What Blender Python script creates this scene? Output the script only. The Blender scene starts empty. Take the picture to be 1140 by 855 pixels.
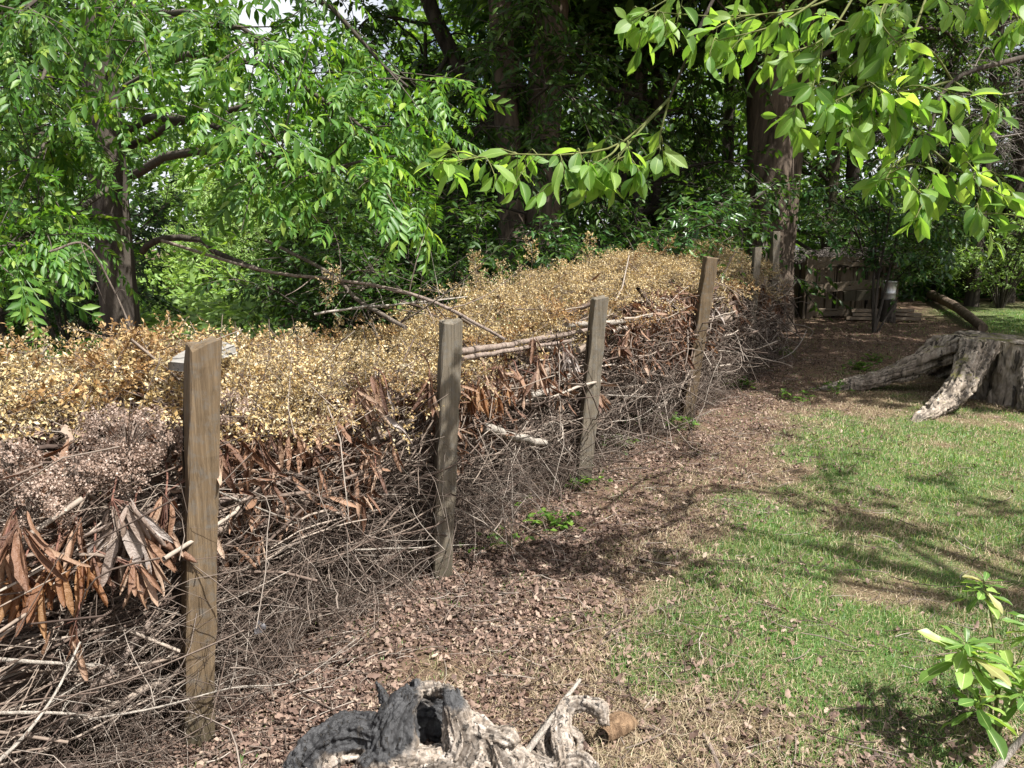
import bpy, math, random
import numpy as np
from mathutils import Vector
R = math.radians
rng = np.random.default_rng(11)
random.seed(11)
sc = bpy.context.scene
col = sc.collection

# ------------------------------------------------------------------ camera, sky, sun, exposure
CAM = np.array([0.0, 0.0, 1.6]); PITCH = R(10.0); FPX = 856.0
cd = bpy.data.cameras.new('camera'); cam = bpy.data.objects.new('camera', cd); col.objects.link(cam)
cam.location = CAM; cam.rotation_euler = (R(90) - PITCH, 0, 0)
cd.sensor_width = 36; cd.lens = 36 * FPX / 1140; cd.clip_start = 0.05; cd.clip_end = 2000
sc.camera = cam
SUN = Vector((0.60, -0.40, 1.15)).normalized()
w = bpy.data.worlds.new('World'); sc.world = w; w.use_nodes = True
nt = w.node_tree
sky = nt.nodes.new('ShaderNodeTexSky'); sky.sky_type = 'NISHITA'; sky.sun_disc = False
sky.sun_elevation = math.asin(SUN.z); sky.sun_rotation = math.atan2(SUN.x, SUN.y)
sky.air_density = 0.8; sky.dust_density = 6.0
tcw = nt.nodes.new('ShaderNodeTexCoord'); cn = nt.nodes.new('ShaderNodeTexNoise'); cn.inputs['Scale'].default_value = 2.6; cn.inputs['Detail'].default_value = 6
nt.links.new(tcw.outputs['Generated'], cn.inputs['Vector'])
cr = nt.nodes.new('ShaderNodeMapRange'); cr.inputs[1].default_value = .38; cr.inputs[2].default_value = .62; nt.links.new(cn.outputs[0], cr.inputs[0])
cm = nt.nodes.new('ShaderNodeMix'); cm.data_type = 'RGBA'; nt.links.new(cr.outputs[0], cm.inputs[0]); nt.links.new(sky.outputs[0], cm.inputs[6]); cm.inputs[7].default_value = (5.6, 5.8, 6.1, 1)
nt.links.new(cm.outputs[2], nt.nodes['Background'].inputs[0]); nt.nodes['Background'].inputs[1].default_value = 0.08
sd = bpy.data.lights.new('sun', 'SUN'); sun = bpy.data.objects.new('sun', sd); col.objects.link(sun)
sd.energy = 4.8; sd.angle = R(0.55); sd.color = (1.0, 0.97, 0.92)
sun.rotation_euler = SUN.to_track_quat('Z', 'Y').to_euler(); sun.location = (6, -4, 12)
sc.view_settings.view_transform = 'Standard'; sc.view_settings.look = 'None'
sc.view_settings.gamma = 1.0; sc.view_settings.use_curve_mapping = False
sc.view_settings.exposure = 1.3
sc.cycles.max_bounces = 8; sc.cycles.transmission_bounces = 6; sc.cycles.transparent_max_bounces = 8
sc.cycles.diffuse_bounces = 5

# ------------------------------------------------------------------ numeric helpers
def nrm(a):
    a = np.asarray(a, float)
    return a / np.maximum(np.linalg.norm(a, axis=-1, keepdims=True), 1e-9)
_f = np.array([0, math.cos(PITCH), -math.sin(PITCH)]); _u = np.array([0, math.sin(PITCH), math.cos(PITCH)]); _r = np.array([1.0, 0, 0])
def at(px, py, d):
    """photo pixel at a depth in metres -> world point"""
    return CAM + d * (_f + (px - 570) / FPX * _r - (py - 427.5) / FPX * _u)
def vn(p, seed=0):
    """value noise in [-1,1]; p (...,3)"""
    p = np.asarray(p, float); i = np.floor(p).astype(np.int64); f = p - i; f = f * f * (3 - 2 * f)
    out = 0
    for dx in (0, 1):
        for dy in (0, 1):
            for dz in (0, 1):
                h = (i[..., 0] + dx) * 374761393 + (i[..., 1] + dy) * 668265263 + (i[..., 2] + dz) * 2147483647 + seed * 974711
                h = (h ^ (h >> 13)) * 1274126177; h = (h ^ (h >> 16)) & 0xffffff
                wgt = (f[..., 0] if dx else 1 - f[..., 0]) * (f[..., 1] if dy else 1 - f[..., 1]) * (f[..., 2] if dz else 1 - f[..., 2])
                out = out + wgt * (h / 0xffffff * 2 - 1)
    return out
def vn2(x, y, s, seed=0):
    x = np.asarray(x, float); y = np.asarray(y, float)
    return vn(np.stack([x * s, y * s, np.zeros_like(x * y) + 0.5], -1), seed)
def Hs(y):
    y = np.asarray(y, float); t = np.clip(y - 6, 0, 16)
    return 0.035 * t * np.clip(t / 2, 0, 1) ** 0.3
def H(x, y):
    x = np.asarray(x, float); y = np.asarray(y, float)
    return Hs(y) + 0.035 * vn2(x, y, 0.7, 3) + 0.018 * vn2(x, y, 2.3, 4) + 0.008 * vn2(x, y, 7.0, 5)
def G(px, py):
    """photo pixel -> point on the ground"""
    d = _f + (px - 570) / FPX * _r - (py - 427.5) / FPX * _u
    t = 1.6 / max(-d[2], 1e-3)
    for _ in range(30):
        p = CAM + t * d; t = t + (p[2] - float(Hs(p[1]))) / max(-d[2] + 0.035, 0.02) * 0.7
    return CAM + t * d
def unit(n, r=rng):
    return nrm(r.normal(size=(n, 3)))

# ------------------------------------------------------------------ mesh helpers
class MB:
    def __init__(self): self.v = []; self.t = []; self.q = []; self.tm = []; self.qm = []; self.n = 0; self.att = []
    def add(self, v, tris=None, quads=None, mat=0):
        v = np.asarray(v, float).reshape(-1, 3); self.v.append(v)
        if tris is not None and len(tris):
            t = np.asarray(tris, np.int64).reshape(-1, 3) + self.n; self.t.append(t); self.tm.append(np.full(len(t), mat))
        if quads is not None and len(quads):
            q = np.asarray(quads, np.int64).reshape(-1, 4) + self.n; self.q.append(q); self.qm.append(np.full(len(q), mat))
        self.n += len(v); return self
    def mesh(self, name, mats, smooth=True):
        me = bpy.data.meshes.new(name)
        v = np.concatenate(self.v)
        t = np.concatenate(self.t) if self.t else np.zeros((0, 3), np.int64)
        q = np.concatenate(self.q) if self.q else np.zeros((0, 4), np.int64)
        mi = np.concatenate([np.concatenate(self.tm) if self.tm else np.zeros(0), np.concatenate(self.qm) if self.qm else np.zeros(0)])
        me.vertices.add(len(v)); me.vertices.foreach_set('co', v.astype(np.float32).ravel())
        loops = np.concatenate([t.ravel(), q.ravel()]).astype(np.int32)
        me.loops.add(len(loops)); me.loops.foreach_set('vertex_index', loops)
        npoly = len(t) + len(q); me.polygons.add(npoly)
        st = np.concatenate([np.arange(len(t)) * 3, len(t) * 3 + np.arange(len(q)) * 4]).astype(np.int32)
        me.polygons.foreach_set('loop_start', st)
        for m in mats: me.materials.append(m)
        me.polygons.foreach_set('material_index', mi.astype(np.int32))
        me.polygons.foreach_set('use_smooth', np.full(npoly, smooth))
        me.update(calc_edges=True); me.validate()
        return me
    def build(self, name, mats, parent=None, smooth=True, loc=None):
        if not isinstance(mats, (list, tuple)): mats = [mats]
        o = bpy.data.objects.new(name, None if not self.v else self.mesh(name, mats, smooth)); col.objects.link(o)
        if parent is not None:
            o.parent = parent
        if loc is not None: o.location = loc
        return o
def tag(o, label=None, cat=None, group=None, kind=None):
    if label: o['label'] = label
    if cat: o['category'] = cat
    if group: o['group'] = group
    if kind: o['kind'] = kind
    return o
def thing(name, label, cat, loc=(0, 0, 0), group=None):
    o = bpy.data.objects.new(name, None); col.objects.link(o); o.location = [float(c) for c in loc]
    o.empty_display_size = 0.1
    return tag(o, label, cat, group)
def part(mb, name, mats, root, smooth=True, label=None):
    """link MB (world coordinates) as a part of root"""
    L = np.array(root.location); p = root.parent
    while p is not None: L = L + np.array(p.location); p = p.parent
    mb.v = [v - L for v in mb.v]
    o = mb.build(name, mats, root, smooth)
    if label: o['label'] = label
    return o

def tubes(mb, P, Rr, sides=4, mat=0, cap=False):
    """N tubes along paths P (N,K,3), radii (N,K)"""
    P = np.asarray(P, float); Rr = np.broadcast_to(np.asarray(Rr, float), P.shape[:2])
    N, K, _ = P.shape
    T = nrm(np.gradient(P, axis=1))
    ref = np.where(np.abs(T[:, :1, 2:3]) > 0.85, np.array([1.0, 0.13, 0]), np.array([0.05, 0.1, 1.0]))
    ref = np.broadcast_to(ref, T.shape)
    A = nrm(np.cross(T, ref)); B = np.cross(T, A)
    an = np.arange(sides) * 2 * math.pi / sides
    V = P[:, :, None] + Rr[:, :, None, None] * (np.cos(an)[:, None] * A[:, :, None] + np.sin(an)[:, None] * B[:, :, None])
    idx = np.arange(N * K * sides).reshape(N, K, sides)
    a = idx[:, :-1]; b = idx[:, 1:]
    q = np.stack([a, np.roll(a, -1, 2), np.roll(b, -1, 2), b], -1).reshape(-1, 4)
    mb.add(V.reshape(-1, 3), quads=q, mat=mat)
    if cap:
        n0 = V.reshape(-1, 3); 
        for e in (0, K - 1):
            c = P[:, e]; ring = V[:, e]
            vv = np.concatenate([c[:, None], ring], 1)
            k = np.arange(N)[:, None] * (sides + 1)
            j = np.arange(sides)
            t = np.stack([np.broadcast_to(k, (N, sides)), k + 1 + j, k + 1 + (j + 1) % sides], -1)
            mb.add(vv.reshape(-1, 3), tris=t.reshape(-1, 3), mat=mat)
def curve(pts, K=16):
    """smooth Catmull-Rom resample of control points"""
    p = np.asarray(pts, float); n = len(p)
    pp = np.concatenate([[2 * p[0] - p[1]], p, [2 * p[-1] - p[-2]]])
    t = np.linspace(0, n - 1 - 1e-6, K); i = t.astype(int); f = (t - i)[:, None]
    a, b, c, d = pp[i], pp[i + 1], pp[i + 2], pp[i + 3]
    return 0.5 * (2 * b + (c - a) * f + (2 * a - 5 * b + 4 * c - d) * f ** 2 + (3 * b - a - 3 * c + d) * f ** 3)
def frames(X, Zhint):
    X = nrm(X); Y = nrm(np.cross(Zhint, X)); Z = np.cross(X, Y); return X, Y, Z
def inst(mb, tpl, P, X, Zh, S, mat=0, Sw=None):
    """instances of template (verts, tris, quads): x along X, z near Zh"""
    tv, tt, tq = tpl[:3]; tqm = tpl[3] if len(tpl) > 3 else None
    X, Y, Z = frames(X, Zh); S = np.broadcast_to(np.asarray(S, float), (len(P),)); Sy = S if Sw is None else S * Sw
    V = P[:, None] + S[:, None, None] * (tv[None, :, 0:1] * X[:, None] + tv[None, :, 2:3] * Z[:, None]) + np.broadcast_to(Sy, (len(P),))[:, None, None] * tv[None, :, 1:2] * Y[:, None]
    off = (np.arange(len(P)) * len(tv))[:, None, None]
    mb.add(V.reshape(-1, 3), tris=(tt[None] + off).reshape(-1, 3) if len(tt) else None, quads=(tq[None] + off).reshape(-1, 4) if len(tq) else None, mat=mat)
    if tqm is not None: mb.qm[-1] = np.tile(tqm, len(P))
E3 = np.zeros((0, 3), np.int64); E4 = np.zeros((0, 4), np.int64)

# leaf templates: unit length along +x
def leaf_grid(us, ws, fold=0.25, droop=0.25, curl=0.0, wav=0.0):
    v = []; 
    for k, (u, h) in enumerate(zip(us, ws)):
        z0 = -droop * u * u
        for s in (-1, 0, 1):
            z = z0 + fold * h * abs(s) - curl * h * h * 6 * abs(s) + wav * h * math.sin(u * 14 + s * 1.3) * abs(s)
            v.append((u, s * h, z))
    v = np.array(v); n = len(us)
    q = []
    for k in range(n - 1):
        for s in (0, 1):
            a = k * 3 + s; q.append((a, a + 1, a + 4, a + 3))
    return v, E3, np.array(q)
LEAF5 = (np.array([(0, 0, 0), (.45, -.22, .06), (.45, .22, .06), (1, 0, -.1), (.5, 0, -.02)]), np.array([(0, 1, 4), (1, 3, 4), (3, 2, 4), (2, 0, 4)]), E4)
LEAF4 = (np.array([(0, 0, 0), (.5, -.27, .05), (1, 0, 0), (.5, .27, .1)]), E3, np.array([(0, 1, 2, 3)]))
LEAF8 = (np.array([(0, 0, 0), (.22, -.13, .035), (.52, -.17, .05), (.82, -.075, -.03), (1, 0, -.12), (.82, .075, -.03), (.52, .17, .05), (.22, .13, .035), (.5, 0, -.02)]), E3, np.array([(0, 1, 2, 8), (8, 2, 3, 4), (4, 5, 6, 8), (8, 6, 7, 0)]))
LEAF6 = (np.array([(0, 0, 0), (.3, -.2, .05), (.7, -.18, .03), (1, 0, -.1), (.7, .18, .03), (.3, .2, .05)]), E3, np.array([(0, 1, 2, 3), (0, 3, 4, 5)]))
def ribbed(us, ws, fold, droop, wav):
    v = []; q = []; qm = []
    for u, h in zip(us, ws):
        for s_ in (-1, -.5, -.045, .045, .5, 1):
            v.append((u, s_ * h, -droop * u * u + fold * h * (abs(s_) ** 1.3) + wav * h * math.sin(u * 22 + (0 if s_ > 0 else 1.5)) * s_ * s_))
    for k in range(len(us) - 1):
        for j in range(5): a = k * 6 + j; q.append((a, a + 1, a + 7, a + 6)); qm.append(1 if j == 2 else 0)
    return np.array(v), E3, np.array(q), np.array(qm)
BROAD = [ribbed((0, .1, .28, .5, .7, .86, .95, 1), (.012, .09, .185, .235, .205, .115, .045, .003), f, d, wv) for f, d, wv in ((.25, .1, .1), (.1, .3, .14), (.45, .15, .1), (.15, .5, .1), (.7, .25, .08))]
def rolled(seed):
    r = np.random.default_rng(700 + seed); us = np.array((0, .1, .25, .45, .65, .82, .94, 1)); hw = np.array((.008, .045, .085, .105, .1, .075, .035, .004)) * r.uniform(.8, 1.2)
    phi = r.uniform(.3, 2.3) * (1 - .35 * us) + r.normal(0, .15, 8); bend = r.normal(0, .28); tw = r.normal(0, .5); v = []
    for u, h, ph in zip(us, hw, phi):
        ph = max(abs(ph), .15)
        for a in (-1, -.5, 0, .5, 1):
            rho = h / ph; y = rho * math.sin(a * ph); z = rho * (1 - math.cos(a * ph)) - bend * u * u + r.normal(0, .011)
            c_, s_ = math.cos(tw * u), math.sin(tw * u); v.append((u * (1 - .08 * abs(bend) * u), y * c_ - z * s_ * .5, z * c_ + y * s_))
    q = [(k * 5 + j, k * 5 + j + 1, k * 5 + j + 6, k * 5 + j + 5) for k in range(7) for j in range(4)]
    return np.array(v), E3, np.array(q)
STRAP = [rolled(k) for k in range(8)]
OBOVR = [ribbed((0, .12, .3, .5, .7, .86, .96, 1), (.012, .03, .075, .125, .165, .14, .06, .006), f, d, wv) for f, d, wv in ((.3, .12, .22), (.15, .4, .25), (.6, .25, .2))]
OBOV = [leaf_grid((0, .15, .4, .65, .85, 1), (.015, .06, .13, .19, .16, .02), f, d, 0, .2) for f, d in ((.4, .2), (.2, .45))]
def dead_leaf_tpl(seed):
    r = np.random.default_rng(seed); us = (0, .15, .32, .5, .68, .85, 1)
    ws = np.array((.015, .15, .26, .2, .3, .17, .015)) * r.uniform(.75, 1.2, 7)
    v, a, q = leaf_grid(us, ws, r.uniform(-.6, 1.1), r.uniform(-.5, .5), 0, r.uniform(.2, .6)); v = v.copy()
    v[:, 2] += r.normal(size=len(v)) * .035; return v, a, q
DEAD = [dead_leaf_tpl(k) for k in range(6)]
def pinnate(seed, pairs=6):
    r = np.random.default_rng(seed); V = []; T = []; n = 0
    def leaflet(p, d, L):
        nonlocal n
        d = nrm(np.array(d)); y = nrm(np.cross((0, 0, 1), d)); z = np.cross(d, y)
        for t in LEAF8[0]: V.append(p + L * (t[0] * d + t[1] * y * 1.05 + t[2] * z))
        T.extend((LEAF8[2] + n).tolist()); n += 9
    for k in range(pairs):
        u = .2 + .72 * k / (pairs - 1); z = -.22 * u * u
        L = (.21, .25, .27, .27, .24, .19, .16)[min(k, 6)] * r.uniform(.85, 1.1)
        for s in (-1, 1):
            leaflet(np.array((u + r.normal() * .01, 0, z)), (.55 + .25 * u, s * (1 - .35 * u), -.35 - .3 * u + r.normal() * .18), L)
    leaflet(np.array((.95, 0, -.2)), (1, 0, -.6), .18)
    us = np.linspace(0, .96, 6)
    b = n
    for u in us:
        V.append((u, -.006, -.22 * u * u)); V.append((u, .006, -.22 * u * u)); n += 2
    Q = [(b + 2 * k, b + 2 * k + 1, b + 2 * k + 3, b + 2 * k + 2) for k in range(5)]
    return np.array(V), E3, np.array(T + Q)
PINN = [pinnate(k, 5 + k % 3) for k in range(4)]

# ------------------------------------------------------------------ materials
def mat(name):
    m = bpy.data.materials.new(name); m.use_nodes = True; t = m.node_tree
    return m, t, t.nodes['Principled BSDF'], t.nodes['Material Output']
def ramp(t, stops, fac=None):
    n = t.nodes.new('ShaderNodeValToRGB'); e = n.color_ramp.elements
    while len(e) < len(stops): e.new(0.5)
    for el, (p, c) in zip(e, stops): el.position = p; el.color = (*c, 1)
    if fac is not None: t.links.new(fac, n.inputs[0])
    return n
def noise(t, scale, detail=4, vec=None, rough=0.55, dist=0.0):
    n = t.nodes.new('ShaderNodeTexNoise'); n.inputs['Scale'].default_value = scale; n.inputs['Detail'].default_value = detail
    n.inputs['Roughness'].default_value = rough; n.inputs['Distortion'].default_value = dist
    if vec is not None: t.links.new(vec, n.inputs['Vector'])
    return n
def mapping(t, scale, rot=(0, 0, 0)):
    c = t.nodes.new('ShaderNodeTexCoord'); m = t.nodes.new('ShaderNodeMapping'); m.inputs['Scale'].default_value = scale
    m.inputs['Rotation'].default_value = rot
    t.links.new(c.outputs['Object'], m.inputs['Vector']); return m.outputs[0]
def mix(t, fac, a, b, mode='MIX'):
    n = t.nodes.new('ShaderNodeMix'); n.data_type = 'RGBA'; n.blend_type = mode
    for sock, val in ((n.inputs[0], fac), (n.inputs[6], a), (n.inputs[7], b)):
        if hasattr(val, 'is_linked') or hasattr(val, 'links'): t.links.new(val, sock)
        elif isinstance(val, tuple): sock.default_value = (*val, 1)
        else: sock.default_value = val
    return n.outputs[2]
def bump(t, b, h, strength=0.5, dist=0.01):
    n = t.nodes.new('ShaderNodeBump'); n.inputs['Strength'].default_value = strength; n.inputs['Distance'].default_value = dist
    t.links.new(h, n.inputs['Height']); t.links.new(n.outputs[0], b.inputs['Normal']); return n
def island(t):
    return t.nodes.new('ShaderNodeNewGeometry').outputs['Random Per Island']
def leaf_mat(name, stops, trans=None, tfac=0.35, rough=0.45, spec=0.5, patch=1.2, vary=(.75, 1.25)):
    m, t, b, out = mat(name)
    r = ramp(t, stops, island(t)).outputs[0]
    nz = noise(t, patch, 2, mapping(t, (1, 1, 1)))
    hue = t.nodes.new('ShaderNodeHueSaturation')
    mr = t.nodes.new('ShaderNodeMapRange'); mr.inputs[1].default_value = .3; mr.inputs[2].default_value = .7; mr.inputs[3].default_value = vary[0]; mr.inputs[4].default_value = vary[1]
    t.links.new(nz.outputs[0], mr.inputs[0]); t.links.new(mr.outputs[0], hue.inputs['Value']); t.links.new(r, hue.inputs['Color'])
    t.links.new(hue.outputs[0], b.inputs['Base Color']); b.inputs['Roughness'].default_value = rough; b.inputs['Specular IOR Level'].default_value = spec
    if trans:
        tr = t.nodes.new('ShaderNodeBsdfTranslucent'); 
        c = mix(t, 1.0, hue.outputs[0], trans, 'MULTIPLY')
        g = t.nodes.new('ShaderNodeGamma'); g.inputs[1].default_value = 1.0
        t.links.new(c, tr.inputs['Color'])
        ms = t.nodes.new('ShaderNodeMixShader'); ms.inputs[0].default_value = tfac
        t.links.new(b.outputs[0], ms.inputs[1]); t.links.new(tr.outputs[0], ms.inputs[2]); t.links.new(ms.outputs[0], out.inputs['Surface'])
    return m
def bark_mat(name, c1, c2, scale=9, moss=None):
    m, t, b, out = mat(name)
    v = mapping(t, (1, 1, 0.16))
    n1 = noise(t, scale, 6, v, .65, .6); n2 = noise(t, 2.2, 3, mapping(t, (1, 1, 1)))
    c = ramp(t, [(0.32, c1), (0.62, c2), (.8, tuple(min(1, x * 1.25) for x in c2))], n1.outputs[0]).outputs[0]
    if moss: c = mix(t, ramp(t, [(.5, (0, 0, 0)), (.62, (.7,) * 3)], n2.outputs[0]).outputs[0], c, moss)
    t.links.new(c, b.inputs['Base Color']); b.inputs['Roughness'].default_value = .95; b.inputs['Specular IOR Level'].default_value = .15
    bump(t, b, n1.outputs[0], .9, .04); return m
def wood_mat(name, c_dark, c_mid, c_light, axis='z', crack=True, foot=False):
    m, t, b, out = mat(name)
    def st(k): return {'z': (1, 1, k), 'x': (k, 1, 1), 'y': (1, k, 1)}[axis]
    n1 = noise(t, 110, 7, mapping(t, st(.02)), .7, .8); n2 = noise(t, 5, 4, mapping(t, st(.35)), .6); n3 = noise(t, 17, 3, mapping(t, st(.018)), .5, .3); n4 = noise(t, 38, 4, mapping(t, st(.07)), .6, 1.6); n5 = noise(t, 30, 4, mapping(t, (1, 1, 1)), .7)
    c = ramp(t, [(.25, c_dark), (.5, c_mid), (.75, c_light)], n1.outputs[0]).outputs[0]
    c = mix(t, .55, c, ramp(t, [(.3, (.6,) * 3), (.5, (1, 1, 1)), (.72, (1.25, 1.22, 1.18))], n4.outputs[0]).outputs[0], 'MULTIPLY')
    c = mix(t, ramp(t, [(.35, (0, 0, 0)), (.7, (.6,) * 3)], n2.outputs[0]).outputs[0], c, tuple(x * .55 for x in c_mid))
    grey = sum(c_mid) / 3
    c = mix(t, ramp(t, [(.48, (0, 0, 0)), (.7, (.6,) * 3)], n5.outputs[0]).outputs[0], c, (grey * 1.1, grey * 1.08, grey))
    h = n1.outputs[0]
    if crack:
        ck = ramp(t, [(.385, (1, 1, 1)), (.40, (0, 0, 0))], n3.outputs[0]).outputs[0]
        c = mix(t, ck, c, tuple(x * .2 for x in c_dark))
        sb = t.nodes.new('ShaderNodeMath'); sb.operation = 'SUBTRACT'; t.links.new(n1.outputs[0], sb.inputs[0]); t.links.new(ck, sb.inputs[1]); h = sb.outputs[0]
    if foot:   # damp, soil-stained foot
        tc = t.nodes.new('ShaderNodeTexCoord'); sz = t.nodes.new('ShaderNodeSeparateXYZ'); t.links.new(tc.outputs['Object'], sz.inputs[0])
        ad = t.nodes.new('ShaderNodeMath'); ad.operation = 'MULTIPLY_ADD'; ad.inputs[1].default_value = -.35; t.links.new(n2.outputs[0], ad.inputs[0]); t.links.new(sz.outputs['Z'], ad.inputs[2])
        c = mix(t, ramp(t, [(.0, (.75,) * 3), (.22, (0, 0, 0))], ad.outputs[0]).outputs[0], c, (.045, .04, .024))
    t.links.new(c, b.inputs['Base Color']); b.inputs['Roughness'].default_value = .9; b.inputs['Specular IOR Level'].default_value = .2
    bump(t, b, h, .8, .006); return m
def crack_lines(t, b, scl, scale, rot=(0, 0, 0)):
    """dark drying cracks along the fibre, laid over the base colour"""
    src = b.inputs['Base Color'].links[0].from_socket; n = noise(t, scale, 3, mapping(t, scl, rot), .5, .6)
    f = ramp(t, [(.36, (.85,) * 3), (.40, (0, 0, 0))], n.outputs[0]).outputs[0]; t.links.new(mix(t, f, src, (.022, .018, .014)), b.inputs['Base Color'])
    nb = t.nodes.new('ShaderNodeBump'); nb.invert = True; nb.inputs['Strength'].default_value = .9; nb.inputs['Distance'].default_value = .012; t.links.new(f, nb.inputs['Height'])
    if b.inputs['Normal'].links: t.links.new(b.inputs['Normal'].links[0].from_socket, nb.inputs['Normal'])
    t.links.new(nb.outputs[0], b.inputs['Normal'])
def t_map(t, sock, a, b):
    n = t.nodes.new('ShaderNodeMapRange'); n.inputs[1].default_value = a; n.inputs[2].default_value = b; t.links.new(sock, n.inputs[0]); return n.outputs[0]
def stick_mat(name, stops, rough=.9):
    m, t, b, out = mat(name)
    r = ramp(t, stops, island(t)).outputs[0]
    nz = noise(t, 40, 3, mapping(t, (1, 1, 1)))
    c = mix(t, .7, r, ramp(t, [(.3, (.55,) * 3), (.7, (1.2,) * 3)], nz.outputs[0]).outputs[0], 'MULTIPLY')
    t.links.new(c, b.inputs['Base Color']); b.inputs['Roughness'].default_value = rough; b.inputs['Specular IOR Level'].default_value = .2
    return m
M = {}
M['hero'] = leaf_mat('broad_leaf', [(0, (.08, .18, .034)), (.5, (.155, .285, .055)), (1, (.23, .35, .085))], (1.85, 1.75, .85), .55, .48, .35, 5)
M['pinnate'] = leaf_mat('pinnate_leaf', [(0, (.042, .115, .02)), (.55, (.075, .17, .028)), (.9, (.14, .25, .042)), (1, (.24, .33, .06))], (1.8, 1.75, .7), .42, .45, .4)
M['dark'] = leaf_mat('dark_green_leaf', [(0, (.026, .062, .014)), (.6, (.046, .1, .02)), (1, (.09, .155, .028))], (1.7, 1.7, .7), .35, .45, .35)  # deepest of the woodland leaf greens
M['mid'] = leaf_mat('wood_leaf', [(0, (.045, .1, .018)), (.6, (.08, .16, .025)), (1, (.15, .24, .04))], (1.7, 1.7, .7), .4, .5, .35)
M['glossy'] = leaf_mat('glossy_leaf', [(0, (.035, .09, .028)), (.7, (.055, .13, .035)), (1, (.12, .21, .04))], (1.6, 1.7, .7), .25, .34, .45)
M['bright'] = leaf_mat('sunlit_tint_leaf', [(0, (.16, .26, .07)), (.6, (.23, .35, .11)), (1, (.31, .43, .16))], (1.6, 1.6, .8), .4, .6, .4)  # pale green with the sunshine of the clearing put into the leaf colour
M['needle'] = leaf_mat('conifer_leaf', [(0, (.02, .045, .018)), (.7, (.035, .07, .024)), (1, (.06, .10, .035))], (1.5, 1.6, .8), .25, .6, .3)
M['grey_twig'] = stick_mat('grey_twig', [(0, (.12, .10, .088)), (.5, (.23, .2, .18)), (1, (.38, .34, .31))])
M['yellow'] = leaf_mat('dry_yellow_leaf', [(0, (.29, .185, .072)), (.3, (.46, .335, .15)), (.7, (.58, .465, .25)), (1, (.68, .60, .42))], (1.1, .95, .6), .25, .6, .3, 6, (.45, 1.3))
M['rust'] = leaf_mat('dry_rust_leaf', [(0, (.15, .08, .032)), (.5, (.28, .165, .065)), (1, (.44, .31, .15))], (1.1, .9, .6), .25, .6, .3, 3.5)
M['flower'] = leaf_mat('dry_floret', [(0, (.17, .115, .085)), (.5, (.33, .24, .19)), (1, (.50, .41, .35))], (1, .95, .9), .3, .8, .2, 6)
M['russet'] = leaf_mat('russet_leaf', [(0, (.075, .037, .024)), (.4, (.155, .08, .046)), (.75, (.24, .14, .085)), (1, (.33, .245, .18))], (1.3, .8, .5), .15, .55, .45, 8)
M['orange'] = leaf_mat('orange_dead_leaf', [(0, (.12, .05, .022)), (.5, (.225, .105, .042)), (1, (.31, .18, .085))], (1.5, .9, .4), .3, .5, .45, 8)
M['greybrown'] = leaf_mat('grey_dead_leaf', [(0, (.12, .085, .062)), (.5, (.2, .15, .12)), (1, (.33, .29, .265))], (1, .9, .8), .12, .5, .5, 8)
for _k in ('russet', 'orange', 'greybrown'):
    _t = M[_k].node_tree; _n = noise(_t, 70, 4, mapping(_t, (1, 1, 1)), .65); bump(_t, _t.nodes['Principled BSDF'], _n.outputs[0], .7, .012)
M['litter'] = leaf_mat('fallen_leaf', [(0, (.06, .038, .03)), (.35, (.115, .073, .056)), (.65, (.185, .125, .096)), (.88, (.25, .18, .14)), (1, (.33, .26, .2))], (1.1, .8, .6), .12, .7, .3, 2.5)
M['grass'] = leaf_mat('grass_blade', [(0, (.06, .15, .03)), (.45, (.105, .215, .05)), (.75, (.19, .285, .085)), (1, (.42, .40, .2))], (1.4, 1.4, .7), .4, .5, .4, 2.2)
M['straw'] = leaf_mat('dry_grass_blade', [(0, (.15, .105, .062)), (.5, (.26, .2, .125)), (1, (.45, .38, .26))], (1.1, 1, .8), .2, .7, .3, 2)
M['twig'] = stick_mat('brush_twig', [(0, (.05, .036, .028)), (.4, (.11, .082, .066)), (.78, (.18, .145, .12)), (1, (.35, .305, .26))])
M['stick'] = stick_mat('brush_stick', [(0, (.06, .042, .034)), (.45, (.13, .096, .077)), (.8, (.22, .175, .14)), (1, (.36, .31, .26))])
M['redtwig'] = stick_mat('red_twig', [(0, (.085, .04, .03)), (.6, (.15, .075, .055)), (1, (.22, .13, .1))])
M['greentwig'] = stick_mat('young_twig', [(0, (.10, .12, .04)), (1, (.16, .17, .06))])
M['darktwig'] = stick_mat('dark_twig', [(0, (.04, .033, .026)), (1, (.10, .085, .068))])
M['bark'] = bark_mat('bark', (.024, .02, .017), (.085, .071, .058))
M['bark2'] = bark_mat('bark_reddish', (.034, .026, .02), (.135, .103, .078), 9)
M['barkmoss'] = bark_mat('bark_mossy', (.03, .024, .018), (.10, .08, .06), 8, (.05, .075, .02))
M['post'] = wood_mat('post_wood', (.055, .039, .024), (.14, .1, .06), (.235, .175, .11), foot=True)
M['post_grey'] = wood_mat('post_grey_wood', (.07, .058, .043), (.155, .13, .097), (.25, .22, .172), foot=True)
M['board'] = wood_mat('weathered_board', (.15, .14, .125), (.28, .265, .24), (.42, .4, .37), 'x')
M['pallet'] = wood_mat('pallet_wood', (.12, .09, .06), (.23, .175, .12), (.34, .27, .195), 'x')
M['pallet_z'] = wood_mat('pallet_wood_upright', (.105, .08, .053), (.205, .155, .105), (.31, .24, .17), 'z')

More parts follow.
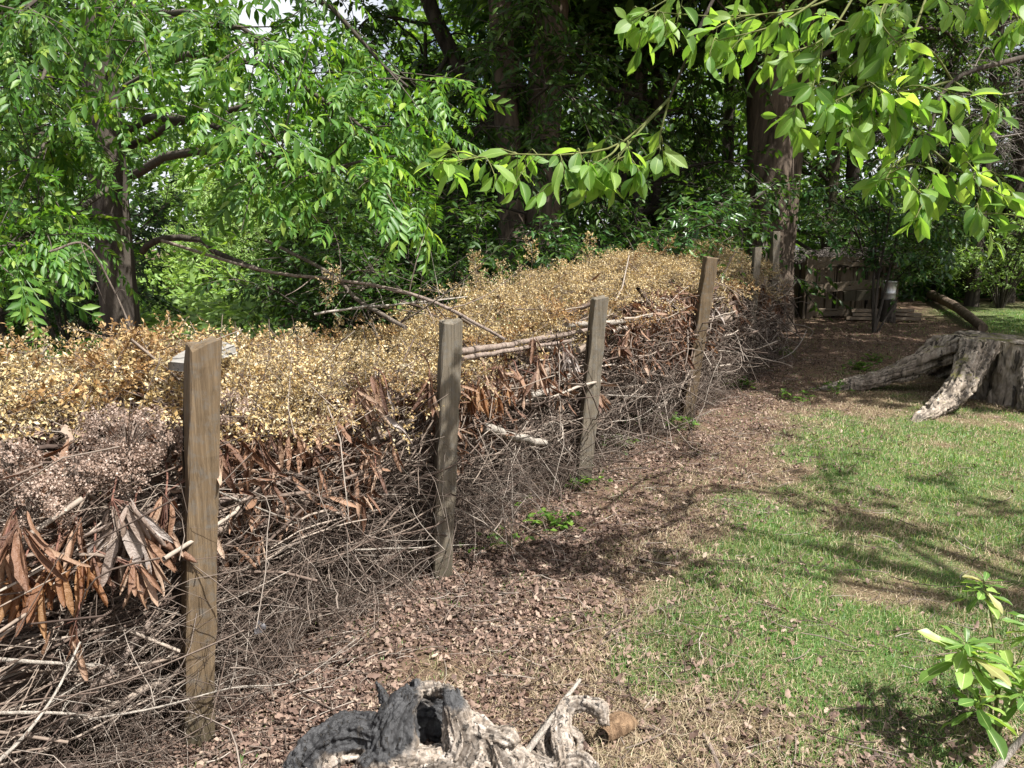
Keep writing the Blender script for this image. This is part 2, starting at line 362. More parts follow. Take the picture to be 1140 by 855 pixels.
# ------------------------------------------------------------------ the fence line
F = np.array([(-2.0, .5), (-1.06, 2.31), (-.36, 3.68), (.476, 5.23), (1.62, 7.06), (2.62, 8.8), (3.72, 10.6)])
_sl = np.concatenate([[0], np.cumsum(np.linalg.norm(np.diff(F, axis=0), axis=1))]); SL = _sl[-1]
def fence(s, t):
    """s along the fence, t metres behind its front line"""
    s = np.asarray(s, float)
    x = np.interp(s, _sl, F[:, 0]); y = np.interp(s, _sl, F[:, 1])
    e = .35
    dx = np.interp(s + e, _sl, F[:, 0]) - np.interp(s - e, _sl, F[:, 0]); dy = np.interp(s + e, _sl, F[:, 1]) - np.interp(s - e, _sl, F[:, 1])
    L = np.hypot(dx, dy) + 1e-9; dx, dy = dx / L, dy / L; t = t - .09 * np.clip((s - S3 - .5) / .9, 0, 1)
    return np.stack([x - dy * t, y + dx * t], -1), np.stack([dx, dy], -1)
def FD(px, off=0.0, z=.8):
    """camera depth at which the view ray of column px meets the front of the fence"""
    k = (px - 570) / FPX; best = None
    for a, b in zip(F[:-1], F[1:]):
        d = b - a
        # x = k*(y cosP + (1.6-z) sinP)
        den = d[0] - k * math.cos(PITCH) * d[1]; tt = (k * (a[1] * math.cos(PITCH) + (1.6 - z) * math.sin(PITCH)) - a[0]) / den
        if -.05 <= tt <= 1.05: best = a + tt * d; break
    if best is None: best = F[-1]
    return best[1] * math.cos(PITCH) + (1.6 - z) * math.sin(PITCH) + off
S1, S2, S3, S4 = _sl[1], _sl[2], _sl[3], _sl[4]
def ztop(s, t):
    s = np.asarray(s, float); t = np.asarray(t, float)
    zf = np.interp(s, [0, S1, S2, S3, S4, SL - .6, SL], [.97, .97, .95, 1.0, 1.14, 1.2, 1.0])
    zb = np.interp(s, [0, S1, S2, S3, S4, SL - .6, SL], [1.08, 1.12, 1.0, 1.12, 1.36, 1.38, 1.15])
    u = np.clip(t / .85, 0, 1); u = u ** .75
    edge = np.clip((1.45 - t) / .25, 0, 1) ** .5
    x = fence(s, t)[0]
    return ((zf + (zb - zf) * u) * (.6 + .4 * edge) + .12 * vn2(x[..., 0], x[..., 1], 2.1, 9) + .06 * vn2(x[..., 0], x[..., 1], 5.5, 10)) + Hs(x[..., 1])
def dist_front(x, y):
    """metres to the right of (in front of) the fence line"""
    P = np.stack([np.asarray(x, float), np.asarray(y, float)], -1); best = np.full(P.shape[:-1], 1e9); sg = np.ones(P.shape[:-1])
    for a, b in zip(F[:-1], F[1:]):
        d = b - a; L2 = d @ d; tt = np.clip(((P - a) @ d) / L2, 0, 1); q = a + tt[..., None] * d
        dd = np.linalg.norm(P - q, axis=-1); s = np.sign((P[..., 0] - a[0]) * d[1] - (P[..., 1] - a[1]) * d[0])
        up = dd < best; best = np.where(up, dd, best); sg = np.where(up, s, sg)
    return best * sg

# ------------------------------------------------------------------ ground
BLOBS = [(655, 668, .3, 1.25), (688, 726, .26, 1.25), (770, 650, .5, 1.3), (735, 640, .3, 1.0), (780, 560, .5, .8), (720, 600, .22, .7), (850, 625, .55, .75), (960, 500, 1.2, 1.0), (1080, 500, 1.4, 1.0),
         (880, 560, .7, .8), (1000, 560, .9, .95), (1110, 580, .9, .9), (1010, 640, .5, .6), (900, 470, .8, .75), (1120, 700, .5, .55), (960, 700, .45, .5),
         (850, 740, .35, .35), (1000, 760, .4, .35), (1100, 350, 3.0, 1.2), (1180, 420, 2.0, 1.0), (1250, 380, 4, 1.2), (1000, 440, .6, .6), (905, 745, .4, .7), (985, 795, .4, .65), (1060, 725, .45, .75), (820, 720, .3, .5), (1100, 810, .35, .6), (880, 820, .3, .5), (700, 640, .3, .7), (660, 655, .22, .5), (940, 600, .5, .6), (770, 535, .4, .45), (720, 770, .15, .6), (1300, 600, 2, 1), (1060, 850, .5, .3)]
_BL = [(G(a, b)[:2], r, s) for a, b, r, s in BLOBS]
BARE_ = [(*G(a, b)[:2], r, s) for a, b, r, s in [(800, 590, .3, .9), (930, 645, .28, .8), (1040, 665, .3, .8), (890, 705, .3, .7), (825, 545, .5, .9), (1015, 610, .3, .6), (985, 555, .3, .6), (700, 690, .18, .6), (1060, 540, .5, .7), (930, 480, .7, .5), (760, 610, .2, .6), (1110, 640, .35, .6)]]
def lawn(x, y):
    x = np.asarray(x, float); y = np.asarray(y, float); m = np.zeros_like(x * y)
    for c, r, s in _BL: m = m + s * np.exp(-((x - c[0]) ** 2 + (y - c[1]) ** 2) / (2 * (r * .62) ** 2))
    for a, b, r, s in BARE_: m = m - .7 * s * np.exp(-((x - a) ** 2 + (y - b) ** 2) / (2 * (r * .62) ** 2))
    m = m * np.where(y > 9.5, np.clip((x - 7.2 - .28 * (y - 12)) / .8, 0, 1), 1)
    m = np.clip(m, 0, 1.1) * np.clip((dist_front(x, y) - .55) / .6, 0, 1)
    m = np.maximum(m, 1.3 * np.exp(-((x + 7.5) / 4.5) ** 2 - ((y - 18) / 7.0) ** 2) * (x < -2.5))
    m = np.clip((m + .45 * vn2(x, y, 1.5, 21) + .5 * vn2(x, y, 4.2, 22) + .35 * vn2(x, y, 11, 23) - .42) / .75, 0, 1)
    return m * m * (3 - 2 * m)
def axis(a0, a1, fine, far):
    mid = np.arange(a0, a1 + 1e-6, fine); k = np.arange(1, 26); step = np.cumsum(fine * 1.38 ** k); step = step[step < far]; 
    return np.concatenate([a0 - step[::-1], mid, a1 + step])
gx = axis(-2.2, 5.5, .07, 600); gy = axis(.8, 10.5, .07, 600)
X, Y = np.meshgrid(gx, gy); Z = H(X, Y)
far = np.clip((np.hypot(X, Y - 5) - 20) / 40, 0, 1); Z = Z * (1 - far) + .5 * far
mb = MB(); I = np.arange(X.size).reshape(X.shape)
mb.add(np.stack([X, Y, Z], -1).reshape(-1, 3), quads=np.stack([I[:-1, :-1], I[:-1, 1:], I[1:, 1:], I[1:, :-1]], -1).reshape(-1, 4))
m, t, b, out = mat('ground_soil')
at_ = t.nodes.new('ShaderNodeAttribute'); at_.attribute_name = 'lawn'
at2 = t.nodes.new('ShaderNodeAttribute'); at2.attribute_name = 'soil'
v = mapping(t, (1, 1, 1))
n1 = noise(t, 38, 6, v, .7); n2 = noise(t, 130, 4, v, .7); n3 = noise(t, 5, 4, v); vo = t.nodes.new('ShaderNodeTexVoronoi'); vo.inputs['Scale'].default_value = 34; t.links.new(v, vo.inputs['Vector'])
litter = ramp(t, [(.25, (.05, .034, .026)), (.5, (.125, .082, .06)), (.72, (.21, .148, .11))], n1.outputs[0]).outputs[0]
litter = mix(t, .55, litter, ramp(t, [(0, (.5, .4, .35)), (.5, (1, 1, 1)), (1, (1.5, 1.35, 1.2))], vo.outputs['Color']).outputs[0], 'MULTIPLY')
thatch = ramp(t, [(.3, (.075, .052, .032)), (.5, (.15, .112, .068)), (.7, (.25, .2, .125))], n2.outputs[0]).outputs[0]
grassy = ramp(t, [(.3, (.035, .065, .018)), (.5, (.075, .13, .038)), (.7, (.17, .21, .08))], n2.outputs[0]).outputs[0]
c = mix(t, at2.outputs['Fac'], litter, thatch)
msk = t.nodes.new('ShaderNodeMath'); msk.operation = 'MULTIPLY_ADD'; msk.inputs[1].default_value = .9
t.links.new(at_.outputs['Fac'], msk.inputs[0])
mm = t.nodes.new('ShaderNodeMapRange'); mm.inputs[1].default_value = .3; mm.inputs[2].default_value = .7; mm.inputs[3].default_value = -.25; mm.inputs[4].default_value = .2
t.links.new(n3.outputs[0], mm.inputs[0]); t.links.new(mm.outputs[0], msk.inputs[2])
cl = t.nodes.new('ShaderNodeClamp'); t.links.new(msk.outputs[0], cl.inputs[0])
c = mix(t, cl.outputs[0], c, grassy)
t.links.new(c, b.inputs['Base Color']); b.inputs['Roughness'].default_value = 1; b.inputs['Specular IOR Level'].default_value = .1
bump(t, b, n1.outputs[0], .8, .03)
me = mb.mesh('ground', [m])
a = me.attributes.new('lawn', 'FLOAT', 'POINT'); a.data.foreach_set('value', lawn(X, Y).ravel().astype(np.float32))
dfr = dist_front(X, Y)
soil = np.clip((dfr - .9) / .7, 0, 1) * np.clip((9.5 - Y) / 2, 0, 1); soil = np.clip(soil + .3 * vn2(X, Y, 1.7, 31), 0, 1)
a = me.attributes.new('soil', 'FLOAT', 'POINT'); a.data.foreach_set('value', soil.ravel().astype(np.float32))
g = bpy.data.objects.new('ground', me); col.objects.link(g); tag(g, 'uneven ground of bare soil and dry thatch under the trees', 'ground', kind='structure')

# ------------------------------------------------------------------ grass, straw, fallen leaves
def samples(n, dens, ymax=16, power=1.6):
    """points in the view wedge, denser near the camera, accepted by dens(x,y)"""
    out = []; tot = 0
    while tot < n:
        k = 60000; y = 1.3 + (ymax - 1.3) * rng.random(k) ** power; x = (rng.random(k) * 1.95 - .85) * (y * 1.0 + .6)
        ok = rng.random(k) < dens(x, y); x, y = x[ok], y[ok]; out.append(np.stack([x, y], -1)); tot += len(x)
    return np.concatenate(out)[:n]
def blades(P, hmin, hmax, wid, lean, name, mt, label, cat):
    n = len(P); z = H(P[:, 0], P[:, 1]); d = np.hypot(P[:, 0], P[:, 1])
    az = rng.random(n) * 2 * math.pi; L = rng.uniform(hmin, hmax, n) * (.75 + .55 * vn2(P[:, 0], P[:, 1], 3.3, 40) + (.5 * lawn(P[:, 0], P[:, 1]) if mt == 'grass' else .25)); wd = wid * (1 + d / 5) * rng.uniform(.7, 1.3, n)
    dirh = np.stack([np.cos(az), np.sin(az), 0 * az], -1); side = np.stack([-np.sin(az + .4), np.cos(az + .4), 0 * az], -1)
    ln = rng.uniform(lean[0], lean[1], n)[:, None]
    base = np.stack([P[:, 0], P[:, 1], z - .004], -1)
    up = np.array([0, 0, 1.0])
    p1 = base + L[:, None] * .5 * (up * np.cos(ln * .6) + dirh * np.sin(ln * .6)); p2 = p1 + L[:, None] * .5 * (up * np.cos(ln * 1.25) + dirh * np.sin(ln * 1.25))
    w2 = wd[:, None] * side
    V = np.stack([base - w2, base + w2, p1 - w2 * .75, p1 + w2 * .75, p2], 1)
    k = np.arange(n)[:, None] * 5
    mb = MB(); mb.add(V.reshape(-1, 3), tris=np.concatenate([k + 2, k + 3, k + 4], 1), quads=np.concatenate([k, k + 1, k + 3, k + 2], 1))
    return tag(mb.build(name, M[mt]), label, cat, kind='stuff')
blades(samples(235000, lambda x, y: lawn(x, y) * .88 + .12), .016, .045, .0010, (.2, 1.3), 'grass', 'grass', 'thin patchy green lawn grass', 'grass')
def dsoil(x, y):
    return (1 - .5 * lawn(x, y)) * np.clip((dist_front(x, y) - .35) / .8, 0, 1) * (.35 + .65 * np.clip(.5 + vn2(x, y, 2.6, 33), 0, 1)) * np.clip((11 - y) / 3, .1, 1)
blades(samples(185000, dsoil, 13), .025, .085, .0009, (1.0, 2.1), 'dry_grass', 'straw', 'flattened straw coloured dead grass on the lawn', 'dry grass')

def dlit(x, y):
    d = dist_front(x, y); a = np.where(d > -.2, np.exp(-np.clip(d - .5, 0, 9) / .45), .0)
    a = np.maximum(a, .8 * np.exp(-((x - 5.0) / 2.6) ** 2 - ((y - 12.5) / 2.8) ** 2))
    a = np.maximum(a, .5 * np.exp(-((x - .6) / .9) ** 2 - ((y - 2.2) / .45) ** 2)); a = np.maximum(a, .02)
    return a * np.clip(.7 + .9 * vn2(x, y, 3, 51), .06, 1)
P = samples(115000, dlit, 15, 1.4)
mb = MB(); z = H(P[:, 0], P[:, 1]); k6 = rng.integers(0, 6, len(P))
for k in range(6):
    p = P[k6 == k]; n = len(p); az = rng.random(n) * 6.283; tl = rng.normal(0, .3, n)
    X_ = np.stack([np.cos(az) * np.cos(tl), np.sin(az) * np.cos(tl), np.sin(tl)], -1)
    up = nrm(np.array([0, 0, 1.0]) + rng.normal(0, .22, (n, 3))); up[rng.random(n) < .3] *= -1
    inst(mb, DEAD[k], np.stack([p[:, 0], p[:, 1], z[k6 == k] + rng.uniform(.002, .02, n)], -1), X_, up, (.007 + .036 * rng.random(n) ** 2.8))
tag(mb.build('fallen_leaves', M['litter']), 'brown fallen leaves littering the ground along the brush fence', 'fallen leaves', kind='stuff')
# twiggy litter on the ground
P = samples(6500, lambda x, y: np.clip(dlit(x, y) + .1, 0, 1), 12, 1.5); n = len(P)
az = rng.random(n) * 6.283; L = rng.uniform(.04, .22, n); u = np.linspace(-.5, .5, 4)
bend = rng.normal(0, .12, n)
pp = np.stack([P[:, 0:1] + L[:, None] * (np.cos(az)[:, None] * u - np.sin(az)[:, None] * bend[:, None] * u * u * 4), P[:, 1:2] + L[:, None] * (np.sin(az)[:, None] * u + np.cos(az)[:, None] * bend[:, None] * u * u * 4), np.zeros((n, 4))], -1)
pp[..., 2] = H(pp[..., 0], pp[..., 1]) + rng.uniform(.006, .03, (n, 1))
mb = MB(); tubes(mb, pp, rng.uniform(.0008, .0028, (n, 1)) * np.ones((1, 4)), 3)
tag(mb.build('ground_twigs', M['twig']), 'small broken twigs scattered over the leaf litter', 'twigs', kind='stuff')

# ------------------------------------------------------------------ the brush pile behind the posts
def to_world(s, t, z):
    p, d = fence(s, t); return np.stack([p[..., 0], p[..., 1], z + Hs(p[..., 1])], -1), d
def spick(n, near=1.7):
    return .0 + (SL - .1) * rng.random(n) ** near
def zrel(s, t): return ztop(s, t) - Hs(fence(s, t)[0][..., 1])
def strands(n, lmin, lmax, rmin, rmax, tr, zr, along, K=7, wob=.06, out=0.0, down=0.0, sides=3, near=1.5, tp=2.0, sag=0.0, clump=None):
    s = spick(n, near); t = tr[0] + (tr[1] - tr[0]) * rng.random(n) ** tp; zf = rng.uniform(zr[0], zr[1], n); z = zf * zrel(s, np.clip(t, .0, 1.2))
    c, d = to_world(s, t, z)
    if clump is not None:
        kp = vn(np.stack([c[:, 0] * 3.2, c[:, 1] * 3.2, c[:, 2] * 4.5], -1), 88) + .5 * vn(c * 8, 89) > clump; s, t, z, c, d = s[kp], t[kp], z[kp], c[kp], d[kp]; n = len(s)
    D3 = np.concatenate([d, np.zeros((n, 1))], 1); N3 = np.stack([d[:, 1], -d[:, 0], np.zeros(n)], -1)   # N3 points to the front
    sg = np.where(rng.random(n) < .5, -1, 1)[:, None]
    dr = nrm(D3 * sg * along + rng.normal(0, 1, (n, 3)) * (1 - along) * np.array([1, 1, .8]) + N3 * out + np.array([0, 0, -down]))
    L = rng.uniform(lmin, lmax, n)[:, None, None]; u = np.linspace(-.5, .5, K)[None, :, None]
    w1 = nrm(np.cross(dr, rng.normal(size=(n, 3)))); w2 = np.cross(dr, w1)
    b1 = rng.normal(0, wob * 3, (n, 1, 1)); b2 = rng.normal(0, wob * 2, (n, 1, 1)); ph = rng.random((n, 1, 1)) * 6.28
    P = c[:, None] + L * (u * dr[:, None] + b1 * (u * u - .1) * w1[:, None] * 2 + b2 * np.sin(u * 5 + ph) * .35 * w2[:, None] + np.array([0, 0, -1.0]) * sag * (u + .5) ** 2)
    P = P + rng.normal(0, .006, P.shape) * L
    P[..., 2] = np.maximum(P[..., 2], H(P[..., 0], P[..., 1]) + .008)
    r = (rng.uniform(rmin, rmax, n) * (1 + .16 * np.clip(np.hypot(c[:, 0], c[:, 1]) - 3, 0, 8)))[:, None] * np.linspace(1.15, .45, K)[None]
    return P, r
mb = MB()
for args in [dict(n=680, lmin=.5, lmax=1.5, rmin=.0016, rmax=.0058, tr=(.015, .16), zr=(.32, .8), along=.92, K=11, wob=.09, near=1.9, tp=1.0),
             dict(n=46, lmin=.6, lmax=1.5, rmin=.009, rmax=.019, tr=(.05, .2), zr=(.2, .85), along=.9, K=12, wob=.05, sides=7, near=1.5, tp=1.0),
             dict(n=330, lmin=.7, lmax=1.8, rmin=.0025, rmax=.007, tr=(.09, .9), zr=(.25, .92), along=.84, K=9, wob=.06, sides=5),
             dict(n=800, lmin=.4, lmax=1.2, rmin=.0012, rmax=.0036, tr=(.06, .5), zr=(.3, .98), along=.74, K=9, wob=.1, sag=.1),
             dict(n=170, lmin=.5, lmax=1.6, rmin=.008, rmax=.02, tr=(.12, 1.1), zr=(.05, .85), along=.9, K=7, wob=.02, sides=6, tp=1.0),
             dict(n=900, lmin=.4, lmax=1.3, rmin=.003, rmax=.012, tr=(.25, 1.3), zr=(.02, .95), along=.7, K=5, wob=.04, tp=1.0)]:
    sides = args.pop('sides', 4); P, r = strands(**args); tubes(mb, P, r, sides)
tag(mb.build('brush_sticks', M['stick']), 'tangle of long dry sticks stacked lengthwise behind the fence posts', 'brush pile', kind='stuff')
mb = MB()
for args in [dict(n=8000, lmin=.15, lmax=.55, rmin=.0006, rmax=.0017, tr=(.0, .35), zr=(.0, .55), along=.25, K=6, wob=.12, out=.15, down=.25, near=2.1, clump=-.12),
             dict(n=3600, lmin=.2, lmax=.8, rmin=.0008, rmax=.0022, tr=(.0, .3), zr=(.05, .85), along=.55, K=7, wob=.13, sag=.15, near=1.8, clump=-.12),
             dict(n=1700, lmin=.15, lmax=.45, rmin=.0006, rmax=.0016, tr=(-.09, .2), zr=(.0, .25), along=.2, K=6, wob=.14, out=.3, down=.3, near=2.3, clump=-.12),
             dict(n=260, lmin=.4, lmax=1.2, rmin=.0018, rmax=.004, tr=(-.08, .12), zr=(.05, .8), along=.5, K=12, wob=.2, sag=.3, near=1.1),
             dict(n=2500, lmin=.2, lmax=.6, rmin=.001, rmax=.003, tr=(.4, 1.3), zr=(.0, .95), along=.3, K=4, wob=.1, tp=1.0)]:
    P, r = strands(**args); tubes(mb, P, r, 3)
tag(mb.build('brush_twigs', M['twig']), 'mass of fine grey tangled twigs spilling from the brush fence to the ground', 'brush twigs', kind='stuff')
# dead leaves caught inside the pile
mb = MB(); n = 7000
s = spick(n, 1.3); t = rng.uniform(.45, 1.3, n); z = rng.random(n) ** .8 * .95 * zrel(s, np.clip(t, 0, 1.2)); c, d = to_world(s, t, z)
k6 = rng.integers(0, 6, n)
for k in range(6):
    q = k6 == k; inst(mb, DEAD[k], c[q], unit(q.sum()) * np.array([1, 1, .6]), unit(q.sum()) + np.array([0, 0, .6]), rng.uniform(.05, .11, q.sum()))
n = 8500; s = spick(n, 1.2); t = rng.uniform(-.01, .3, n); z = rng.uniform(.5, 1.0, n) ** .8 * zrel(s, np.clip(t, 0, 1.2)); c, d = to_world(s, t, z); keep = (vn(c * 2.6, 66) > -.02) & ((s > S1 + .05) | (t > .1)); c = c[keep]; n = len(c); k4 = rng.integers(0, 8, n)
for k in range(8):
    q = k4 == k; m_ = q.sum(); inst(mb, STRAP[k], c[q], rng.normal(0, .55, (m_, 3)) + [.1, -.2, -.8], unit(m_) + [.2, -.8, .2], rng.uniform(.07, .145, m_), 1)
tag(mb.build('brush_leaf_litter', [M['litter'], M['russet']]), 'dead brown leaves caught inside the brush pile', 'dead leaves', kind='stuff')

# dried yellow boughs on top
def bough(seed):
    r = np.random.default_rng(seed); PT = []; LP = []; LX = []; LZ = []
    u = np.linspace(0, 1, 7); main = np.stack([u * .5, .05 * np.sin(u * 3 + seed), .05 * np.sin(u * 2.2 + seed * 2)], -1); PT.append((main, .0018))
    for k in range(16):
        f = .12 + .88 * (k + r.random()) / 16; p0 = np.array([np.interp(f, u, main[:, i]) for i in range(3)])
        sg = 1 if k % 2 else -1; d = nrm(np.array([.7, sg * r.uniform(.4, 1), r.normal(.1, .45)])); L = r.uniform(.09, .2) * (1.15 - .5 * f)
        v = np.linspace(0, 1, 7)[:, None]; path = p0 + d * L * v + np.array([0, 0, r.normal(0, .03)]) * v * v; PT.append((path, .0009))
        m_ = r.integers(11, 18)
        for j in range(m_):
            g_ = .12 + .88 * (j + .5) / m_; q = np.array([np.interp(g_, v[:, 0], path[:, i]) for i in range(3)]); LP.append(q + r.normal(0, .004, 3))
            side = nrm(np.cross(d, r.normal(size=3))); LX.append(nrm(d * .6 + side)); LZ.append(nrm(np.array([0, 0, 1]) + r.normal(0, .7, 3)))
    return PT, np.array(LP), np.array(LX), np.array(LZ)
BOUGH = [bough(k) for k in range(6)]
def lay_boughs(leafmb, twigmb, C, D, U, scale, size, lmat=0):
    """place boughs at C heading D with up U"""
    k6 = rng.integers(0, 6, len(C))
    for k in range(6):
        q = np.where(k6 == k)[0]
        if not len(q): continue
        PT, LP, LX, LZ = BOUGH[k]; Xf, Yf, Zf = frames(D[q], U[q]); B = np.stack([Xf, Yf, Zf], 1)  # n,3,3
        sc_ = scale[q][:, None, None]
        lp = C[q][:, None] + sc_ * np.einsum('mi,nij->nmj', LP, B); lx = np.einsum('mi,nij->nmj', LX, B); lz = np.einsum('mi,nij->nmj', LZ, B)
        n = lp.shape[0] * lp.shape[1]
        lx = lx.reshape(-1, 3) + rng.normal(0, .35, (n, 3))
        inst(leafmb, LEAF4, lp.reshape(-1, 3), lx, lz.reshape(-1, 3), rng.uniform(size[0], size[1], n), lmat, Sw=rng.uniform(.6, 1.05))
        for path, r_ in PT:
            pw = C[q][:, None] + sc_ * np.einsum('mi,nij->nmj', path[::2], B); tubes(twigmb, pw, r_, 3)
lm, tm = MB(), MB(); n = 1150
s = spick(n, 1.25); t = .02 + 1.3 * rng.random(n); zz = ztop(s, t); p, d = fence(s, t)
gap = (vn2(p[:, 0], p[:, 1], 1.9, 61) > -.35) & (vn2(p[:, 0], p[:, 1], 5.2, 62) > -.22) & ((t > .16) | (rng.random(n) < .45)) | (t > .55); gap &= ~((s < S1 + .1) & (t < .38))
s, t, p, d, zz = s[gap], t[gap], p[gap], d[gap], zz[gap]; n = len(s)
C = np.stack([p[:, 0], p[:, 1], zz + rng.uniform(-.05, .03, n) + .06 * vn2(p[:, 0], p[:, 1], 5.2, 62)], -1)
N3 = np.stack([d[:, 1], -d[:, 0], 0 * t], -1); D3 = np.concatenate([d, np.zeros((n, 1))], 1); an = rng.random(n) * 6.283
dr = D3 * np.cos(an)[:, None] + N3 * np.sin(an)[:, None]; dr[:, 2] += np.abs(rng.normal(.0, .28, n)) - .08 - .45 * (t < .3) * (np.sin(an) > 0)
lay_boughs(lm, tm, C - dr * .2, dr, np.array([0, 0, 1.0]) + rng.normal(0, .25, (n, 3)), rng.uniform(.6, 1.1, n), (.009, .024))
lm2 = MB(); n = 150; s = spick(n, 1.2); t = rng.uniform(.05, 1.2, n); p, d = fence(s, t); kp = vn2(p[:, 0], p[:, 1], 1.6, 63) > .05; s, t, p = s[kp], t[kp], p[kp]; n = len(s); C = np.stack([p[:, 0], p[:, 1], ztop(s, t) + .02], -1)
lay_boughs(lm2, tm, C, np.concatenate([rng.normal(0, 1, (n, 2)), rng.normal(.1, .25, (n, 1))], 1), np.array([0, 0, 1.0]) + rng.normal(0, .3, (n, 3)), rng.uniform(.5, .9, n), (.012, .026))
n = 420; s = spick(n, 1.2); t = rng.uniform(.0, 1.1, n); p, d = fence(s, t); kp = vn2(p[:, 0], p[:, 1], 2.2, 64) > .08; s, t, p = s[kp], t[kp], p[kp]; n = len(s); C = np.stack([p[:, 0], p[:, 1], ztop(s, t) + .03], -1); k8 = rng.integers(0, 8, n)
for k in range(8): q = k8 == k; inst(lm2, STRAP[k], C[q], rng.normal(0, 1, (q.sum(), 3)) * [1, 1, .35], unit(q.sum()) * .7 + [0, 0, 1], rng.uniform(.07, .15, q.sum()), 1)
tag(lm2.build('rusty_foliage', [M['rust'], M['russet']]), 'rust brown dry leaves mixed among the yellow boughs on the brush fence', 'dried foliage', kind='stuff')
# drapes over the front edge, in photo order
for px, py, dpt, cnt in [(300, 415, 2.95, 7), (350, 420, 3.05, 7), (400, 425, 3.3, 4), (265, 425, 2.8, 6), (325, 450, 2.95, 4), (345, 480, 2.95, 2), (690, 380, 6.2, 5), (730, 370, 6.6, 5), (640, 370, 5.5, 4), (840, 320, 9, 4), (800, 330, 8, 4), (860, 320, 9.6, 4)]:
    c = at(px, py, dpt) + rng.normal(0, .07, (cnt, 3)); dr = np.stack([rng.normal(.25, .5, cnt), rng.normal(-.2, .4, cnt), -rng.uniform(.3, .9, cnt)], -1)
    lay_boughs(lm, tm, c - nrm(dr) * .2, dr, np.tile([.3, -.6, .6], (cnt, 1)) + rng.normal(0, .3, (cnt, 3)), rng.uniform(.45, .8, cnt), (.009, .018))
n = 110; s = spick(n, 1.2); t = rng.uniform(.2, 1.35, n); p, d = fence(s, t); C = np.stack([p[:, 0], p[:, 1], ztop(s, t) - .06], -1)
lay_boughs(lm, tm, C, np.concatenate([rng.normal(0, .55, (n, 2)), rng.uniform(.35, 1.0, (n, 1))], 1), rng.normal(0, 1, (n, 3)), rng.uniform(.3, .6, n), (.01, .022))
# a few upright tips
for px, py, dpt in [(527, 320, 5.6), (533, 322, 5.6), (592, 300, 6.2), (650, 292, 6.8), (365, 350, 4.0), (560, 330, 5.6)]:
    c = at(px, py, dpt)[None]; lay_boughs(lm, tm, c, np.array([[rng.normal(0, .15), 0, 1.0]]), np.array([[0, -1.0, 0]]), np.array([.5]), (.012, .02))
tag(lm.build('dried_foliage', M['yellow']), 'dried yellow leaves of cut boughs heaped on top of the brush fence', 'dried foliage', kind='stuff')
tag(tm.build('dried_bough_twigs', M['stick']), 'thin stems of the dried yellow boughs on the brush fence', 'twigs', kind='stuff')
# rustier boughs behind the nearest post
lm, tm = MB(), MB(); n = 22
C = at(160, 412, 3.0) + rng.normal(0, 1, (n, 3)) * np.array([.14, .16, .05]); dr = unit(n) * np.array([1, 1, .5]) + np.array([0, 0, .35])
lay_boughs(lm, tm, C - nrm(dr) * .15, dr, np.tile([0, 0, 1.0], (n, 1)) + rng.normal(0, .4, (n, 3)), rng.uniform(.45, .7, n), (.014, .026))
rb = thing('rust_bough', 'rust coloured dried bough standing up behind the nearest fence post', 'dead branch', at(165, 430, 3.0))
part(lm, 'foliage', M['rust'], rb); part(tm, 'twigs', M['stick'], rb)

# ------------------------------------------------------------------ fence posts
def post(bx, by, tx, ty, ttopz, wdt, yaw, mt, label, seed, sink=.15):
    r = np.random.default_rng(seed); mb = MB(); K = 22; base = np.array([bx, by, float(H(bx, by)) - sink]); top = np.array([tx, ty, ttopz])
    c = .12
    sq = np.array([(-1, -1 + c), (-1 + c, -1), (0, -1.0), (1 - c, -1), (1, -1 + c), (1, 0), (1, 1 - c), (1 - c, 1), (0, 1.0), (-1 + c, 1), (-1, 1 - c), (-1, 0)]) * wdt / 2
    cy, sy = math.cos(yaw), math.sin(yaw); sq = np.stack([sq[:, 0] * cy - sq[:, 1] * sy, sq[:, 0] * sy + sq[:, 1] * cy], -1); n = len(sq)
    V = []
    for k in range(K):
        f = k / (K - 1); q = base + (top - base) * f; ring = np.stack([q[0] + sq[:, 0], q[1] + sq[:, 1], np.full(n, q[2])], -1)
        ring[:, :2] += .0022 * np.stack([vn(np.stack([sq[:, 0] * 40, sq[:, 1] * 40, np.full(n, f * 9)], -1), seed), vn(np.stack([sq[:, 0] * 40, sq[:, 1] * 40, np.full(n, f * 9)], -1), seed + 7)], -1)
        ring[:, :2] += .0018 * r.normal(size=(n, 2)) * (1 if k else 0)
        if k == K - 1: ring[:, 2] += sq[:, 0] * r.uniform(-.16, .16) + sq[:, 1] * r.uniform(-.1, .1) + r.normal(0, .003, n); ring[r.integers(0, n, 2), 2] -= r.uniform(.006, .016)
        V.append(ring)
    V.append(V[-1] * [1, 1, 1] * 1.0); V[-1] = (V[-1] - V[-1].mean(0)) * .9 + V[-1].mean(0) + [0, 0, .004]
    V = np.array(V); I = np.arange(V.shape[0] * n).reshape(-1, n); a, b_ = I[:-1], I[1:]
    Q = np.stack([a, np.roll(a, -1, 1), np.roll(b_, -1, 1), b_], -1).reshape(-1, 4)
    vv = np.concatenate([V.reshape(-1, 3), [V[-1].mean(0)]]); cidx = len(vv) - 1; e = I[-1]
    mb.add(vv, tris=np.stack([e, np.roll(e, -1), np.full(n, cidx)], -1), quads=Q)
    vv = mb.v[0]; mb.v[0] = vv - base
    o = mb.build('fence_post', M[mt], smooth=False, loc=base); tag(o, label, 'fence post', 'posts along the brush fence'); return o
def post_at(base, tpx, w, yaw, mt, label, seed, ztop_):
    d = base[1] * math.cos(PITCH) + (1.6 - ztop_) * math.sin(PITCH); x = (tpx - 570) / FPX * d
    return post(base[0], base[1], x, base[1] + .02, ztop_, w, yaw, mt, label, seed)
post_at((-1.06, 2.31), 223, .092, .60, 'post', 'nearest square timber post, tallest in view with a long vertical crack', 1, 1.318)
